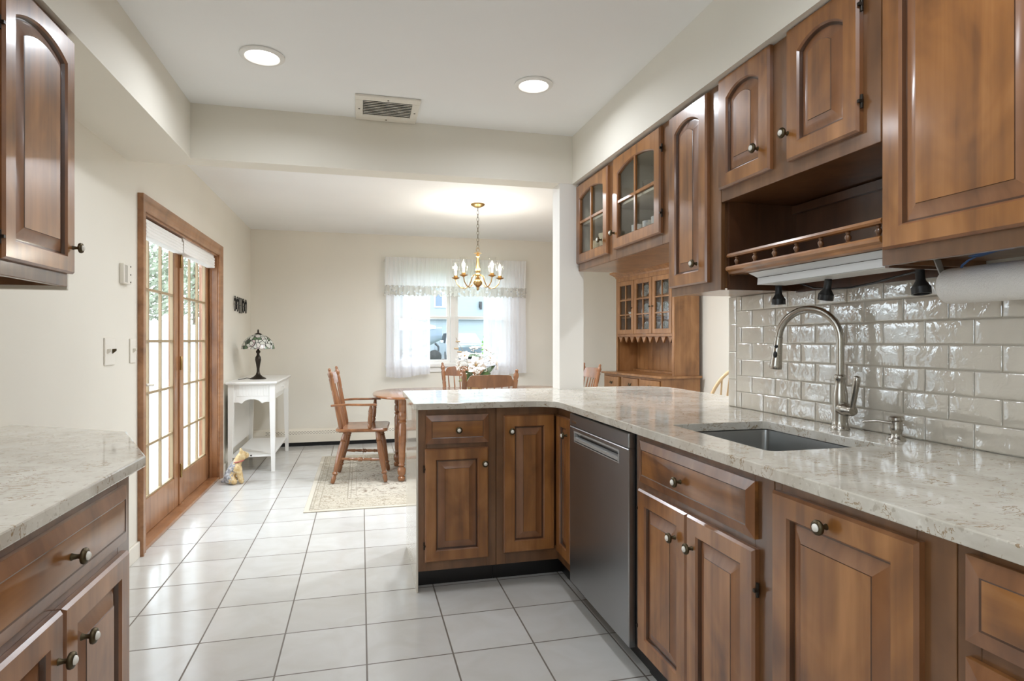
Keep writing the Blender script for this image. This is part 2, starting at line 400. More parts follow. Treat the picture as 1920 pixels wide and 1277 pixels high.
# ------------------------------------------------------------------ window with curtains
wn = sroot('window_1', ((WX0+WX1)/2, YB, WZ0))
m = MB(); XM = 1.097
m.box(WX0, WX0+.05, YB+.005, YB+.11, WZ0, WZ1); m.box(WX1-.05, WX1, YB+.005, YB+.11, WZ0, WZ1); m.box(WX0+.05, WX1-.05, YB+.005, YB+.11, WZ1-.05, WZ1); m.box(WX0+.05, WX1-.05, YB+.005, YB+.11, WZ0, WZ0+.02)
m.box(XM-.03, XM+.03, YB-.004, YB+.11, WZ0+.02, WZ1-.05)
m.build('window_frame', M['white'], wn, bevel=.003)
for a, b in ((WX0+.05, XM-.03), (XM+.03, WX1-.05)):
    m = MB()
    for z0, z1, y in ((WZ0+.02, 1.512, YB+.03), (1.486, WZ1-.05, YB+.062)):
        m.box(a, a+.042, y, y+.03, z0, z1); m.box(b-.042, b, y, y+.03, z0, z1); m.box(a+.042, b-.042, y, y+.03, z0, z0+.03); m.box(a+.042, b-.042, y, y+.03, z1-.03, z1)
    m.build('sash', M['white'], wn, bevel=.003)
    MB().box(a+.042, b-.042, YB+.043, YB+.046, WZ0+.05, 1.482).build('pane', M['pane'], wn)
    MB().box(a+.042, b-.042, YB+.075, YB+.078, 1.516, WZ1-.08).build('pane', M['pane'], wn)
m = MB(); m.box(WX0-.08, WX1+.08, YB-.045, YB, .895, .93); m.box(WX0-.06, WX1+.06, YB-.018, YB, .83, .895)
m.box(WX0-.065, WX0, YB-.016, YB, .93, 2.18); m.box(WX1, WX1+.065, YB-.016, YB, .93, 2.18); m.box(WX0, WX1, YB-.016, YB, 2.12, 2.18)
m.build('window_sill', M['white'], wn, bevel=.003)
w2 = sroot('window_added', (XL, -.4, 1.08)); m = MB()  # unseen window, added to bring daylight onto the right-hand side
m.box(-1.35,-1.23,-1.15,-1.10,1.08,2.12); m.box(-1.35,-1.23,.30,.35,1.08,2.12); m.box(-1.35,-1.23,-1.10,.30,1.08,1.13); m.box(-1.35,-1.23,-1.10,.30,2.07,2.12); m.box(-1.32,-1.27,-.43,-.37,1.13,2.07)
m.build('window_frame', M['white'], w2, bevel=.003)
for a, b in ((-1.10,-.43),(-.37,.30)): MB().box(-1.298,-1.294,a,b,1.13,2.07).build('pane', M['pane'], w2)
m = MB(); m.box(XL,XL+.018,-1.215,-1.15,1.03,2.18); m.box(XL,XL+.018,.35,.415,1.03,2.18); m.box(XL,XL+.018,-1.15,.35,2.12,2.18); m.box(XL,XL+.04,-1.15,.35,1.03,1.08); m.build('window_sill', M['white'], w2, bevel=.003)
def cloth(x0, x1, z0, z1, y, amp, wav, mat_, name, label=None, cat=None, parent=None, hem=0, nz=10, gather=0, group=None, scal=0):
    m = MB(); n = int((x1-x0)/.008); G = []
    ph = [random.uniform(0, 6.28) for _ in range(4)]
    for i in range(n+1):
        x = x0+(x1-x0)*i/n; col = []
        for j in range(nz+1):
            s = j/nz; z = z1+(z0-z1)*s
            f = math.sin(2*PI*x/wav+ph[0]+.9*math.sin(x*9+ph[1]))+.5*math.sin(2*PI*x/(wav*.53)+ph[2]+s)
            xx = x+(.012*math.sin(x*30+ph[3])*s)
            zz = z+(scal*abs(math.sin(PI*x/.055)) if j == nz else 0) - hem*math.sin((x-x0)/(x1-x0)*5+ph[1])*s*.4
            col.append(m.v((xx, y-amp*f*(gather+(1-gather)*s), zz)))
        G.append(col)
    for i in range(n):
        for j in range(nz): m.face([G[i][j], G[i+1][j], G[i+1][j+1], G[i][j+1]])
    if parent: return m.build(name, mat_, parent, smooth=180)
    o = m.build(name, mat_, at=((x0+x1)/2, y, z0), smooth=180); return tag(o, label, cat, group)
cloth(.285, .805, .79, 2.17, YB-.10, .022, .105, M['sheer'], 'sheer_curtain', 'sheer white curtain hanging at the left half of the window', 'curtain', hem=.05, gather=.5, group='sheer curtains at the window')
cloth(1.465, 1.985, .80, 2.17, YB-.10, .022, .105, M['sheer'], 'sheer_curtain', 'sheer white curtain hanging at the right half of the window', 'curtain', hem=.03, gather=.5, group='sheer curtains at the window')
vt = thing('curtain_valance', 'white gathered valance with a grey lace border above the window', 'valance', (1.13, YB-.14, 1.74))
cloth(.275, 1.99, 1.86, 2.20, YB-.145, .010, .045, M['valance'], 'valance_cloth', parent=vt, gather=.8)
cloth(.272, 1.993, 1.735, 1.865, YB-.150, .012, .06, M['lace'], 'lace_border', parent=vt, gather=.9, scal=.02, nz=4)
MB().tube([(.27,YB-.005,2.165),(.27,YB-.1,2.165),(.28,YB-.125,2.165),(1.985,YB-.125,2.165),(1.995,YB-.1,2.165),(1.995,YB-.005,2.165)], .007).build('curtain_rod', M['white'], vt, smooth=60)

# ------------------------------------------------------------------ ceiling and wall fittings
def downlight(x, y, label, grp=None, power=None):  # builds the two visible fixtures and the added fill lights
    t = thing('recessed_or_fill_light', label, 'ceiling light', (x, y, ZC), group=grp)
    MB().lathe([(.068,-.001),(.095,-.001),(.095,-.006),(.088,-.011),(.074,-.012),(.068,-.006)], (x,y,ZC), 32, False).build('trim_ring', M['white'], t, smooth=35)
    MB().lathe([(.0675,-.002),(.0675,-.005)], (x,y,ZC), 28).build('lens', M['lit'], t)
    l = lamp('downlight_or_fill_glow', 'AREA', (0,0,-.014), power or DOWN_W, .13, parent=t)
downlight(-.425, 2.84, 'round recessed ceiling light on the left, above the passage')
downlight(.826, 2.833, 'round recessed ceiling light on the right, above the counter corner')
for x, y in ((-.43,.9), (.82,.9), (-.43,-1.0), (.82,-1.0)):
    downlight(x, y, 'added round ceiling fill light in the kitchen behind the viewer', 'added fill lights behind the viewer')  # unseen, added to brighten the kitchen
downlight(2.5, 3.0, 'added round ceiling fill light over the breakfast nook, out of view', power=14)  # added fill, no fixture is visible in the nook
for x in (.45, 1.6): downlight(x, 4.62, 'added round ceiling fill light in the dining room, hidden above the beam', 'added dining fill lights above the beam', 24)  # added out of sight to lift the dining room
t = thing('air_vent', 'white louvred air vent in the ceiling beside the beam', 'vent', (.138, 3.33, ZC))
VX0, VX1, VY0, VY1 = -.03, .306, 3.155, 3.495
m = MB(); z = ZC-.012
for a in ((VX0,VX1,VY0,VY0+.055),(VX0,VX1,VY1-.075,VY1),(VX0,VX0+.04,VY0+.055,VY1-.075),(VX1-.04,VX1,VY0+.055,VY1-.075)): m.box(*a, z, ZC-.0005)
m.build('vent_frame', M['ivory'], t, bevel=.003)
MB().box(VX0+.04, VX1-.04, VY0+.055, VY1-.075, ZC-.003, ZC-.001).build('vent_backing', M['dark'], t)
m = MB()
for k in range(9):
    y = VY0+.068+k*.0232
    m.loops([[(x,y-.008,z-.001),(x,y+.006,z+.008),(x,y+.007,z+.0065),(x,y-.006,z-.003)] for x in (VX0+.042, VX1-.042)])
m.build('louvres', M['ivory'], t)
for x, y in ((VX0+.02,3.33),(VX1-.02,3.33),(.138,VY0+.03),(.138,VY1-.03)): MB().lathe([(.005,-.014),(.005,-.0115)], (x,y,ZC), 8).build('screw', M['abrass'], t)
def plate(y0, y1, z0, z1, n, label):
    t = thing('light_switch', label, 'switch', (XL, (y0+y1)/2, z0), group='switch plates on the left wall')
    MB().box(XL, XL+.007, y0, y1, z0, z1).build('switch_plate', M['ivory'], t, bevel=.003)
    for k in range(n):
        y = y0+(y1-y0)*(k+.5)/n; zc = (z0+z1)/2
        MB().loops([[(XL+.006,y-.005,zc-.012),(XL+.006,y+.005,zc-.012),(XL+.006,y+.005,zc+.012),(XL+.006,y-.005,zc+.012)],[(XL+.024,y-.004,zc+.004),(XL+.024,y+.004,zc+.004),(XL+.024,y+.004,zc+.014),(XL+.024,y-.004,zc+.014)]]).build('toggle', M['abrass'] if k else M['ivory'], t)
        for dz in (-.03, .03): MB().lathe([(.003,0),(.003,.002)], (XL+.0068,y,zc+dz), 8, p1=(XL+.009,y,zc+dz)).build('screw', M['abrass'], t)
plate(3.305, 3.425, 1.092, 1.228, 2, 'ivory two-toggle switch plate, farther from the glass doors')
plate(3.635, 3.715, 1.092, 1.226, 1, 'ivory single switch plate right beside the door casing')
t = thing('wall_sensor_box', 'small white wall box above the switch plates', 'wall box', (XL, 3.55, 1.51))
MB().box(XL, XL+.022, 3.50, 3.605, 1.512, 1.618).build('housing', M['ivory'], t, bevel=.004)
m = MB()
for k in range(4): m.box(XL+.0222, XL+.0228, 3.512+k*.011, 3.518+k*.011, 1.52, 1.61)
m.build('grille_slots', mat('grille_grey', (.5,.47,.41), .6), t)
for z in (1.525, 1.565, 1.608): MB().lathe([(.004,0),(.004,1)], (XL+.021,3.59,z), 8, p1=(XL+.0245,3.59,z)).build('button', M['abrass'], t)
# black scroll ornament on the wall
t = thing('scroll_ornament', 'black wrought iron scroll ornament on the wall above the table lamp', 'wall ornament', (XL, 6.66, 1.57))
def curve(fy, n=40, r=.0036): return MB().tube([fy(i/n) for i in range(n+1)], r, 6)
for k, (yc, s) in enumerate(((6.37,1),(6.50,-1),(6.80,1),(6.94,-1))):
    curve(lambda q: (XL+.012, yc+s*(.062-.045*q)*math.cos(1.5*PI*q*2-.6), 1.575+(.085-.03*q)*math.sin(1.5*PI*q*2-.6))).build('scroll', M['iron'], t, smooth=60)
m = MB(); m.tube([(XL+.012,6.58,1.50),(XL+.012,6.58,1.65),(XL+.012,6.72,1.65),(XL+.012,6.72,1.50),(XL+.012,6.58,1.50)], .005, 6)
m.tube([(XL+.012,6.65,1.50),(XL+.012,6.65,1.65)], .004, 6); m.build('centre_frame', M['iron'], t)
m = MB()
for y in (6.44, 6.65, 6.87): m.lathe([(.004,0),(.004,1)], (XL,y,1.575), 6, p1=(XL+.014,y,1.575))
m.tube([(XL+.012,6.31,1.575),(XL+.012,6.99,1.575)], .003, 6); m.build('crossbar', M['iron'], t)
# baseboard heater
t = thing('baseboard_heater', 'long cream baseboard heater under the window wall', 'heater', (.9, YB-.04, 0))
m = MB(); m.loops([[(x,YB-.001,.045),(x,YB-.062,.045),(x,YB-.062,.135),(x,YB-.05,.175),(x,YB-.02,.195),(x,YB-.001,.195)] for x in (XL+.02, 3.2)])
m.build('cover', M['heater'], t)
m = MB()
for r in range(3):
    for k in range(130): 
        x = -1.05+k*.032+(r%2)*.016; a = .139+r*.0125
        m.loops([[(x,YB-.0625+(a-.135)*.3,a),(x+.02,YB-.0625+(a-.135)*.3,a),(x+.02,YB-.0625+(a+.006-.135)*.3,a+.006),(x,YB-.0625+(a+.006-.135)*.3,a+.006)],[(x,YB-.059+(a-.135)*.3,a),(x+.02,YB-.059+(a-.135)*.3,a),(x+.02,YB-.059+(a+.006-.135)*.3,a+.006),(x,YB-.059+(a+.006-.135)*.3,a+.006)]])
m.build('louvre_holes', mat('heater_slot', (.30,.27,.22), .7), t)
MB().box(XL+.02, 3.2, YB-.05, YB-.002, 0, .044).build('base_gap', M['dark'], t)

# ------------------------------------------------------------------ cabinet fronts
def fr(o, U, V, Nn):
    o, U, V, Nn = Vector(o), Vector(U), Vector(V), Vector(Nn)
    return lambda p: o+U*p.x+V*p.y+Nn*p.z
def loop2(w, h, ins, n, rise, K=14):
    u0, u1, v0 = ins, w-ins, ins; half = (u1-u0)/2; L = [(u0,v0,n),(u1,v0,n)]
    for i in range(K+1):
        q = 1-2*i/K; u = w/2+half*q
        if rise:
            rr = rise*half/(w/2-.055) if w/2 > .06 else rise
            R = (half*half+rr*rr)/(2*rr); v = h-ins-rr+(math.sqrt(max(R*R-(u-w/2)**2, 0))-(R-rr))
        else: v = h-ins
        L.append((u, v, n))
    return L
def rect2(w, h, ins, n, K=14): return loop2(w, h, ins, n, 0, K)
def front(parent, o, U, Nn, w, h, kind='door', rise=0, st=.052, knob=None, hinges=(), name=None, label=None, wd=None, ktube=.022):
    """raised panel door / drawer front / glass door; o = lower corner on the face frame plane"""
    F = fr(o, U, (0,0,1), Nn); T = .02
    along = 'cabh' if abs(Vector(U).y) > .5 else 'cabx'
    if kind == 'drawer':
        m = MB(F); m.loops([rect2(w,h,0,.0005), rect2(w,h,0,.011), rect2(w,h,.028,.019), rect2(w,h,.031,.0175), rect2(w,h,.034,.0182)], mis=[0,1,2,0,0])
        d = m.build(name or 'drawer', [M[along], M['slope'], M['glaze_shade']], parent, smooth=20)
    elif kind == 'door':
        m = MB(F); m.loops([rect2(w,h,0,.0005), rect2(w,h,0,T-.007), rect2(w,h,.006,T), loop2(w,h,st,T,rise), loop2(w,h,st+.005,T-.006,rise), loop2(w,h,st+.008,T-.015,rise), loop2(w,h,st+.012,T-.015,rise), loop2(w,h,st+.045,T-.003,rise), loop2(w,h,st+.046,T-.001,rise)], mis=[1,1,0,1,2,2,1,2,0])
        d = m.build(name or 'door', [M['cab'], M['slope'], M['glaze_shade']], parent, smooth=20)
    else:
        m = MB(F)
        ring = [rect2(w,h,0,.0005), rect2(w,h,0,T-.007), rect2(w,h,.006,T), loop2(w,h,st,T,rise), loop2(w,h,st+.005,T-.005,rise), loop2(w,h,st+.005,.0005,rise), rect2(w,h,0,.0005)]
        m.loops(ring, cap0=False, cap1=False, mis=[1,1,0,1,1,0,0]); bmesh.ops.remove_doubles(m.bm, verts=m.bm.verts[:], dist=1e-5)
        d = m.build(name or 'door', [M['cab'], M['slope']], parent, smooth=20)
        m = MB(F); m.box(w/2-.009, w/2+.009, st, h-st-.004, .006, T-.002); m.box(st, w-st, kind-.008, kind+.008, .006, T-.003)
        m.build('muntins', M['cab'], d, bevel=.002)
        m = MB(F); m.loops([loop2(w,h,st+.004,.004,rise), loop2(w,h,st+.004,.006,rise)]); m.build('pane', M['cpane'], d)
    if label: d['label'] = label
    if knob:
        m = MB(F); ku, kv = knob
        m.lathe([(.0075,0),(.0055,.15),(.0045,.35),(.0055,.55),(.0155,.62),(.0165,.74),(.0150,.86),(.0105,.93),(.0100,.9)], (ku,kv,T-.001), 18, p1=(ku,kv,T+.030))
        m.mi = 1; m.lathe([(.0092,.82),(.0086,.98),(.0052,1.06),(.0005,1.1)], (ku,kv,T-.001), 18, p1=(ku,kv,T+.030))
        m.build('knob', [M['abrass'], M['knobw']], d, smooth=50)
    for hu, hv in hinges:
        m = MB(F); m.tube([(hu,hv-.018,.010),(hu,hv+.018,.010)], .0042, 8); m.box(hu-.004, hu+.004, hv-.004, hv+.004, .008, .0215); m.build('hinge', M['bronze'], d, smooth=50)
    return d
XF = .975; XB = 1.628            # right run: face frame plane, carcass back
def hollow(parent, x0, x1, y0, y1, z0, z1, mt, top=True, fronts='x', th=.016, name='carcass', openface=True):
    m = MB(); m.box(x0, x1, y0, y0+th, z0, z1); m.box(x0, x1, y1-th, y1, z0, z1); m.box(x0, x1, y0+th, y1-th, z0, z0+th)
    m.box(x1-.008, x1, y0+th, y1-th, z0+th, z1)
    if top: m.box(x0, x1-.008, y0+th, y1-th, z1-th, z1)
    return m.build(name, mt, parent)
def yrails(parent, y0, y1, z0, z1, ys, zs, x0, x1, name='face_frame', mt=None):
    """face frame in a constant-x plane: ys = stiles [(a,b)], zs = rails [(a,b,ya,yb)]"""
    m = MB()
    for a, b in ys: m.box(x0, x1, a, b, z0, z1)
    for r in zs:
        m.box(x0, x1, r[2], r[3], r[0], r[1])
    return m.build(name, mt or M['frame'], parent, bevel=.0015)
def toe(parent, *a): MB().box(*a).build('toe_kick', M['toe'], parent)
UR = (0,-1,0); NR = (-1,0,0)     # a front on the right run: left edge is the far (large y) end
# sink base
t = thing('sink_cabinet', 'base cabinet under the sink with one wide drawer front and two doors', 'cabinet', (1.3, 1.62, 0))
hollow(t, XF+.019, XB, 1.254, 1.996, .10, .882, M['inner'], top=False)
yrails(t, 0, 0, .10, .883, [(1.252,1.325),(1.935,1.998)], [(.10,.135,1.325,1.935),(.845,.883,1.325,1.935),(.672,.728,1.325,1.935)], XF, XF+.019)
front(t, (XF,1.957,.712), UR, NR, .645, .147, 'drawer', knob=(.295,.066))
front(t, (XF,1.957,.118), UR, NR, .325, .570, 'door', knob=(.262,.478), hinges=[(-.002,.5),(-.002,.08)])
front(t, (XF,1.628,.118), UR, NR, .320, .570, 'door', knob=(.035,.478), hinges=[(.325,.47),(.325,.08)])
toe(t, 1.025, 1.04, 1.252, 1.998, 0, .10)
# pull-out cabinet
t = thing('pullout_cabinet', 'base cabinet with a single tall front and top knob, right of the sink cabinet', 'cabinet', (1.3, 1.02, 0))
hollow(t, XF+.019, XB, .796, 1.249, .10, .882, M['inner'])
yrails(t, 0, 0, .10, .883, [(.794,.868),(1.225,1.250)], [(.10,.135,.868,1.225),(.84,.883,.868,1.225)], XF, XF+.019)
front(t, (XF,1.240,.118), UR, NR, .388, .738, 'door', st=.053, knob=(.176,.702))
toe(t, 1.025, 1.04, .794, 1.250, 0, .10)
# drawer stack
t = thing('drawer_cabinet', 'base cabinet with a stack of drawers at the near right end', 'cabinet', (1.3, .55, 0))
hollow(t, XF+.019, XB, .312, .790, .10, .882, M['inner'])
yrails(t, 0, 0, .10, .883, [(.31,.36),(.752,.792)], [(.10,.135,.36,.752),(.85,.883,.36,.752),(.685,.74,.36,.752),(.385,.44,.36,.752)], XF, XF+.019)
for z0, h in ((.722,.142),(.42,.275),(.118,.28)): front(t, (XF,.770,z0), UR, NR, .43, h, 'drawer', knob=(.215,h/2))
toe(t, 1.025, 1.04, .31, .792, 0, .10)
# corner cabinet and peninsula cabinet
YF = 2.90
t = thing('corner_cabinet', 'corner base cabinet with folding doors left of the dishwasher', 'cabinet', (1.2, 3.1, 0))
MB().prism([(.652,YF+.02),(XF+.02,YF+.02),(XF+.02,2.668),(XB,2.668),(XB,3.55),(.652,3.55)], .10, .882).build('carcass', M['frame'], t)
m = MB(); m.box(.652,.70,YF,YF+.019,.10,.883); m.box(.70,XF,YF,YF+.019,.10,.17); m.box(.70,XF,YF,YF+.019,.83,.883); m.box(XF,XF+.019,2.666,YF,.10,.17); m.box(XF,XF+.019,2.666,YF,.83,.883); m.box(XF,XF+.019,2.666,2.69,.17,.83)
m.build('face_frame', M['frame'], t, bevel=.0015)
front(t, (.686,YF,.158), (1,0,0), (0,-1,0), .266, .685, 'door', st=.055, knob=(.038,.607))
front(t, (XF,2.876,.150), UR, NR, .206, .692, 'door', st=.052, knob=(.166,.61))
toe(t, .652, 1.025, 2.985, 3.0, 0, .10); MB().box(1.025, 1.04, 2.668, 2.985, 0, .10).build('toe_kick', M['toe'], t)
t = thing('peninsula_cabinet', 'end base cabinet of the peninsula with one drawer over one door', 'cabinet', (.46, 3.2, 0))
MB().box(.279, .650, YF+.02, 3.55, .10, .882).build('carcass', M['frame'], t)
m = MB(); m.box(.267,.308,YF,YF+.019,.10,.883); m.box(.600,.650,YF,YF+.019,.10,.883); m.box(.308,.600,YF,YF+.019,.10,.155); m.box(.308,.600,YF,YF+.019,.84,.883); m.box(.308,.600,YF,YF+.019,.68,.725)
m.build('face_frame', M['frame'], t, bevel=.0015)
front(t, (.302,YF,.714), (1,0,0), (0,-1,0), .309, .139, 'drawer', knob=(.157,.067))
front(t, (.297,YF,.146), (1,0,0), (0,-1,0), .313, .545, 'door', st=.052, knob=(.292,.466), hinges=[(-.002,.45),(-.002,.08)])
e_ = MB().box(.258, .2665, YF, 3.56, 0, .882).build('end_panel', mat('gloss_cream_panel', (.74,.69,.60), .14, Coat_Weight=.4), t); e_['label'] = 'cream gloss end panel'
MB().box(.267, 1.63, 3.551, 3.56, 0, .882).build('back_panel', M['wall'], t)
toe(t, .267, .650, 2.985, 3.0, 0, .10)
# dishwasher
t = thing('dishwasher', 'dark stainless dishwasher with a pocket handle between the cabinets', 'dishwasher', (1.25, 2.33, 0))
MB().box(.979, 1.60, 2.004, 2.660, .10, .878).build('tub', M['black'], t)
F = fr((.976,2.652,.088), UR, (0,0,1), NR); m = MB(F)
W_, H_ = .634, .786; B_ = H_-.055
def rc(u0,u1,v0,v1,n): return [(u0,v0,n),(u1,v0,n),(u1,v1,n),(u0,v1,n)]
m.loops([rc(0,W_,0,B_-.002,0), rc(0,W_,0,B_-.002,.022), rc(.004,W_-.004,.004,B_-.006,.026), rc(.068,.545,B_-.062,B_-.026,.026), rc(.072,.541,B_-.059,B_-.030,.004)])
m.build('door', M['steel'], t, smooth=20)
m = MB(F); m.loops([rc(0,W_,B_,H_,0), rc(0,W_,B_,H_,.022), rc(.003,W_-.003,B_+.003,H_-.003,.026)]); m.build('control_band', M['steel'], t)
m = MB(F); m.loops([rc(.060,.553,B_-.070,B_-.020,.0262), rc(.060,.553,B_-.070,B_-.020,.0275), rc(.068,.545,B_-.062,B_-.026,.0275), rc(.068,.545,B_-.062,B_-.026,.0262), rc(.060,.553,B_-.070,B_-.020,.0262)], cap0=False, cap1=False)
m.loops([rc(.070,.543,B_-.064,B_-.044,.012), rc(.070,.543,B_-.066,B_-.048,.0275)]); m.build('handle', mat('light_grey_handle', (.50,.50,.49), .3, .3), t)
MB(F).box(.030, .085, B_+.015, B_+.026, .026, .0266).build('badge', M['steell'], t)
MB().box(1.03, 1.045, 2.004, 2.660, 0, .10).build('toe_kick', M['toe'], t)

# ------------------------------------------------------------------ worktops, sink, tap
Zt, Zu = .914, .884
outer = [(.94,.30)] + [(.94,2.745)] + arc(.825,2.745,.115,.115,0,90,8) + [(.253,2.86)] + [(.241,2.872)] + [(.241,3.618),(.253,3.632)] + [(1.72,3.632)] + arc(1.72,3.422,.21,.21,90,0,10) + [(1.93,2.428),(1.6405,2.428),(1.6405,.30)]
hole = [(1.10,1.40)]+[(1.445,1.40)]+arc(1.445,1.425,.025,.025,-90,0,4)+[(1.47,1.91)]+arc(1.445,1.91,.025,.025,0,90,4)+[(1.10,1.935)]+arc(1.10,1.91,.025,.025,90,180,4)+[(1.075,1.425)]+arc(1.10,1.425,.025,.025,180,270,4)
def clean(P):
    R = []
    for p in P:
        if not R or (Vector(p)-Vector(R[-1])).length > 1e-4: R.append(p)
    if (Vector(R[0])-Vector(R[-1])).length < 1e-4: R.pop()
    return R
o = MB().prism(clean(outer), Zu, Zt, clean(hole)).build('worktop', M['quartz'], at=(1.2,2.0,Zu), bevel=.004)
tag(o, 'L-shaped cream quartz worktop over the sink run and the peninsula', 'worktop')
o = MB().prism([(-.547,.92),(-.547,1.752),(-.753,2.23),(-1.214,2.515),(-1.214,.92)], Zu, Zt).build('worktop', M['quartz'], at=(-.9,1.6,Zu), bevel=.004)
tag(o, 'cream quartz worktop with an angled end on the left base cabinet', 'worktop')
t = thing('kitchen_sink', 'undermount stainless sink bowl set in the quartz worktop', 'sink', (1.27, 1.67, .70))
m = MB()
def rr(x0,x1,y0,y1,r,z): return [(x,y,z) for x,y in arc(x1-r,y0+r,r,r,-90,0,4)+arc(x1-r,y1-r,r,r,0,90,4)+arc(x0+r,y1-r,r,r,90,180,4)+arc(x0+r,y0+r,r,r,180,270,4)]
m.loops([rr(1.05,1.495,1.375,1.96,.02,.8835), rr(1.072,1.473,1.397,1.938,.02,.8835), rr(1.075,1.470,1.40,1.935,.02,.8815), rr(1.085,1.46,1.41,1.925,.025,.70), rr(1.10,1.445,1.425,1.91,.03,.685)], cap0=False)
m.build('bowl', M['sink'], t, smooth=40)
MB().lathe([(.04,0),(.04,.002),(.03,.003),(.028,0.0)], (1.27,1.67,.6853), 20).build('drain', M['nickel'], t, smooth=40)
FX, FY = 1.572, 1.688
t = thing('kitchen_tap', 'brushed nickel gooseneck pull-down tap behind the sink', 'tap', (FX, FY, Zt))
m = MB(); m.lathe([(.030,0),(.0305,.004),(.028,.009),(.0255,.012),(.0240,.03),(.0232,.07),(.0245,.095),(.0235,.12),(.0175,.15),(.0155,.165),(.0185,.170),(.0200,.176),(.0185,.182),(.0150,.186)], (FX,FY,Zt), 24)
m.build('body', M['nickel'], t, smooth=40)
dx, dy = -.50, .86; R_ = .105
pts = [(FX,FY,Zt+.18+.03*i) for i in range(5)]
zc = Zt+.305
for i in range(17):
    a = PI*i/16*.97; s = R_*(1-math.cos(a)); pts.append((FX+dx*s*.98, FY+dy*s*.98, zc+R_*math.sin(a)))
e = Vector(pts[-1]); dd = Vector((-dx*.04, -dy*.04, -1)).normalized()
MB().tube(pts, .0128, 14).build('spout', M['nickel'], t, smooth=60)
hd = Vector((dx*.10, dy*.10, -1)).normalized()
hp = MB().lathe([(.0132,0),(.0145,.02),(.0142,.06),(.0165,.3),(.0185,.6),(.0215,.88),(.0225,.95),(.0205,1.0),(.017,1.0)], e, 20, p1=e+hd*.118).build('spray_head', M['nickel'], t, smooth=40)
side = Vector((-.82,-.55,0)).normalized()
for q, l_, w_ in ((.30,.007,.007),(.55,.013,.0075)):
    c = e+hd*.118*q+side*(.0155+.006*(q-.3)); MB().ball(c, 1, (w_,w_,l_), 10, 6).build('spray_button', M['black'], hp, smooth=60)
h0 = Vector((FX,FY,Zt+.072)); hdir = Vector((-.30,-.95,0)).normalized()
m = MB(); m.lathe([(.021,0),(.0225,.25),(.021,.55),(.0165,.62),(.0170,.9),(.014,1.0)], h0+hdir*.012, 18, p1=h0+hdir*.088)
lv0 = h0+hdir*.078; m.lathe([(.006,0),(.0085,.1),(.0095,.5),(.0110,.85),(.0095,.97),(.005,1.0)], lv0, 12, p1=lv0+hdir*.035+Vector((0,0,.115))); m.build('lever_handle', M['nickel'], t, smooth=50)
SX, SY = 1.565, 1.462
t = thing('soap_dispenser', 'short brushed nickel soap pump on the worktop right of the tap', 'soap dispenser', (SX, SY, Zt))
MB().lathe([(.024,0),(.024,.003),(.020,.008),(.0155,.012),(.0135,.020),(.0155,.026),(.0180,.032),(.0175,.040),(.0160,.055),(.0165,.058)], (SX,SY,Zt), 22).build('base', M['nickel'], t, smooth=40)
m = MB(); m.lathe([(.0165,.058),(.0205,.062),(.0205,.069),(.016,.073),(.001,.074)], (SX,SY,Zt), 22)
m.tube([(SX-.012,SY+.004,Zt+.052),(SX-.04,SY+.03,Zt+.056),(SX-.066,SY+.053,Zt+.053),(SX-.070,SY+.056,Zt+.049)], [.0048,.0045,.0042,.004], 10); m.build('pump_head', M['nickel'], t, smooth=40)

# ------------------------------------------------------------------ wall cabinets, right
UX = 1.31; UB = 1.638
t = thing('glass_wall_cabinet', 'wall cabinet with two arched glass doors beside the white post', 'cabinet', (1.47, 2.92, 1.65))
gcab = t
m = MB(); m.box(UX+.019,UB,2.352,2.368,1.652,2.183); m.box(UX+.019,UB,3.482,3.498,1.652,2.183); m.box(UX+.019,UB,2.368,3.482,1.652,1.715); m.box(UX+.019,UB,2.368,3.482,2.167,2.183); m.box(UB-.008,UB,2.368,3.482,1.715,2.167); m.box(UX+.03,UB-.008,2.965,2.981,1.715,2.167)
m.build('carcass', M['inner'], t)
m = MB(); m.box(UX+.02,UB-.009,2.369,2.964,1.925,1.937); m.box(UX+.02,UB-.009,2.982,3.481,1.925,1.937); m.build('shelf', M['inner'], t)
MB().box(UX+.004, UB, 2.352, 3.498, 1.644, 1.6515).build('underside', M['frame'], t)
yrails(t, 0, 0, 1.646, 2.183, [(2.352,2.43),(2.925,3.02),(3.478,3.498)], [(1.646,1.70,2.43,2.925),(1.646,1.70,3.02,3.478),(2.15,2.183,2.43,2.925),(2.15,2.183,3.02,3.478)], UX, UX+.019)
front(t, (UX,3.489,1.687), UR, NR, .474, .478, .247, rise=.034, st=.052, knob=(.404,.085))
front(t, (UX,2.933,1.695), UR, NR, .510, .478, .240, rise=.036, st=.052, knob=(.020,.085), hinges=[(.514,.38),(.514,.09)])
t = thing('tall_wall_cabinet', 'narrow tall wall cabinet with one arched door next to the glass doors', 'cabinet', (1.47, 2.17, 1.405))
MB().box(UX+.019, UB, 1.982, 2.349, 1.412, 2.183).build('carcass', M['frame'], t)
m = MB(); m.box(UX,UX+.0185,1.982,2.349,1.405,2.183); m.build('face_frame', M['frame'], t, bevel=.002)
front(t, (UX,2.342,1.440), UR, NR, .288, .733, 'door', rise=.032, st=.050, knob=(.222,.080))
t = thing('niche_wall_cabinet', 'wall cabinet with two arched doors above an open gallery shelf', 'cabinet', (1.47, 1.62, 1.40))
MB().box(UX+.019, UB, 1.270, 1.979, 1.735, 2.183).build('carcass', M['frame'], t)
m = MB(); m.box(UX,UX+.0185,1.270,1.979,1.732,2.183); m.build('face_frame', M['frame'], t, bevel=.002)
front(t, (UX,1.974,1.776), UR, NR, .286, .408, 'door', rise=.032, st=.050, knob=(.232,.083))
front(t, (UX,1.607,1.776), UR, NR, .281, .408, 'door', rise=.032, st=.050, knob=(.010,.085), hinges=[(.285,.34),(.285,.08)])
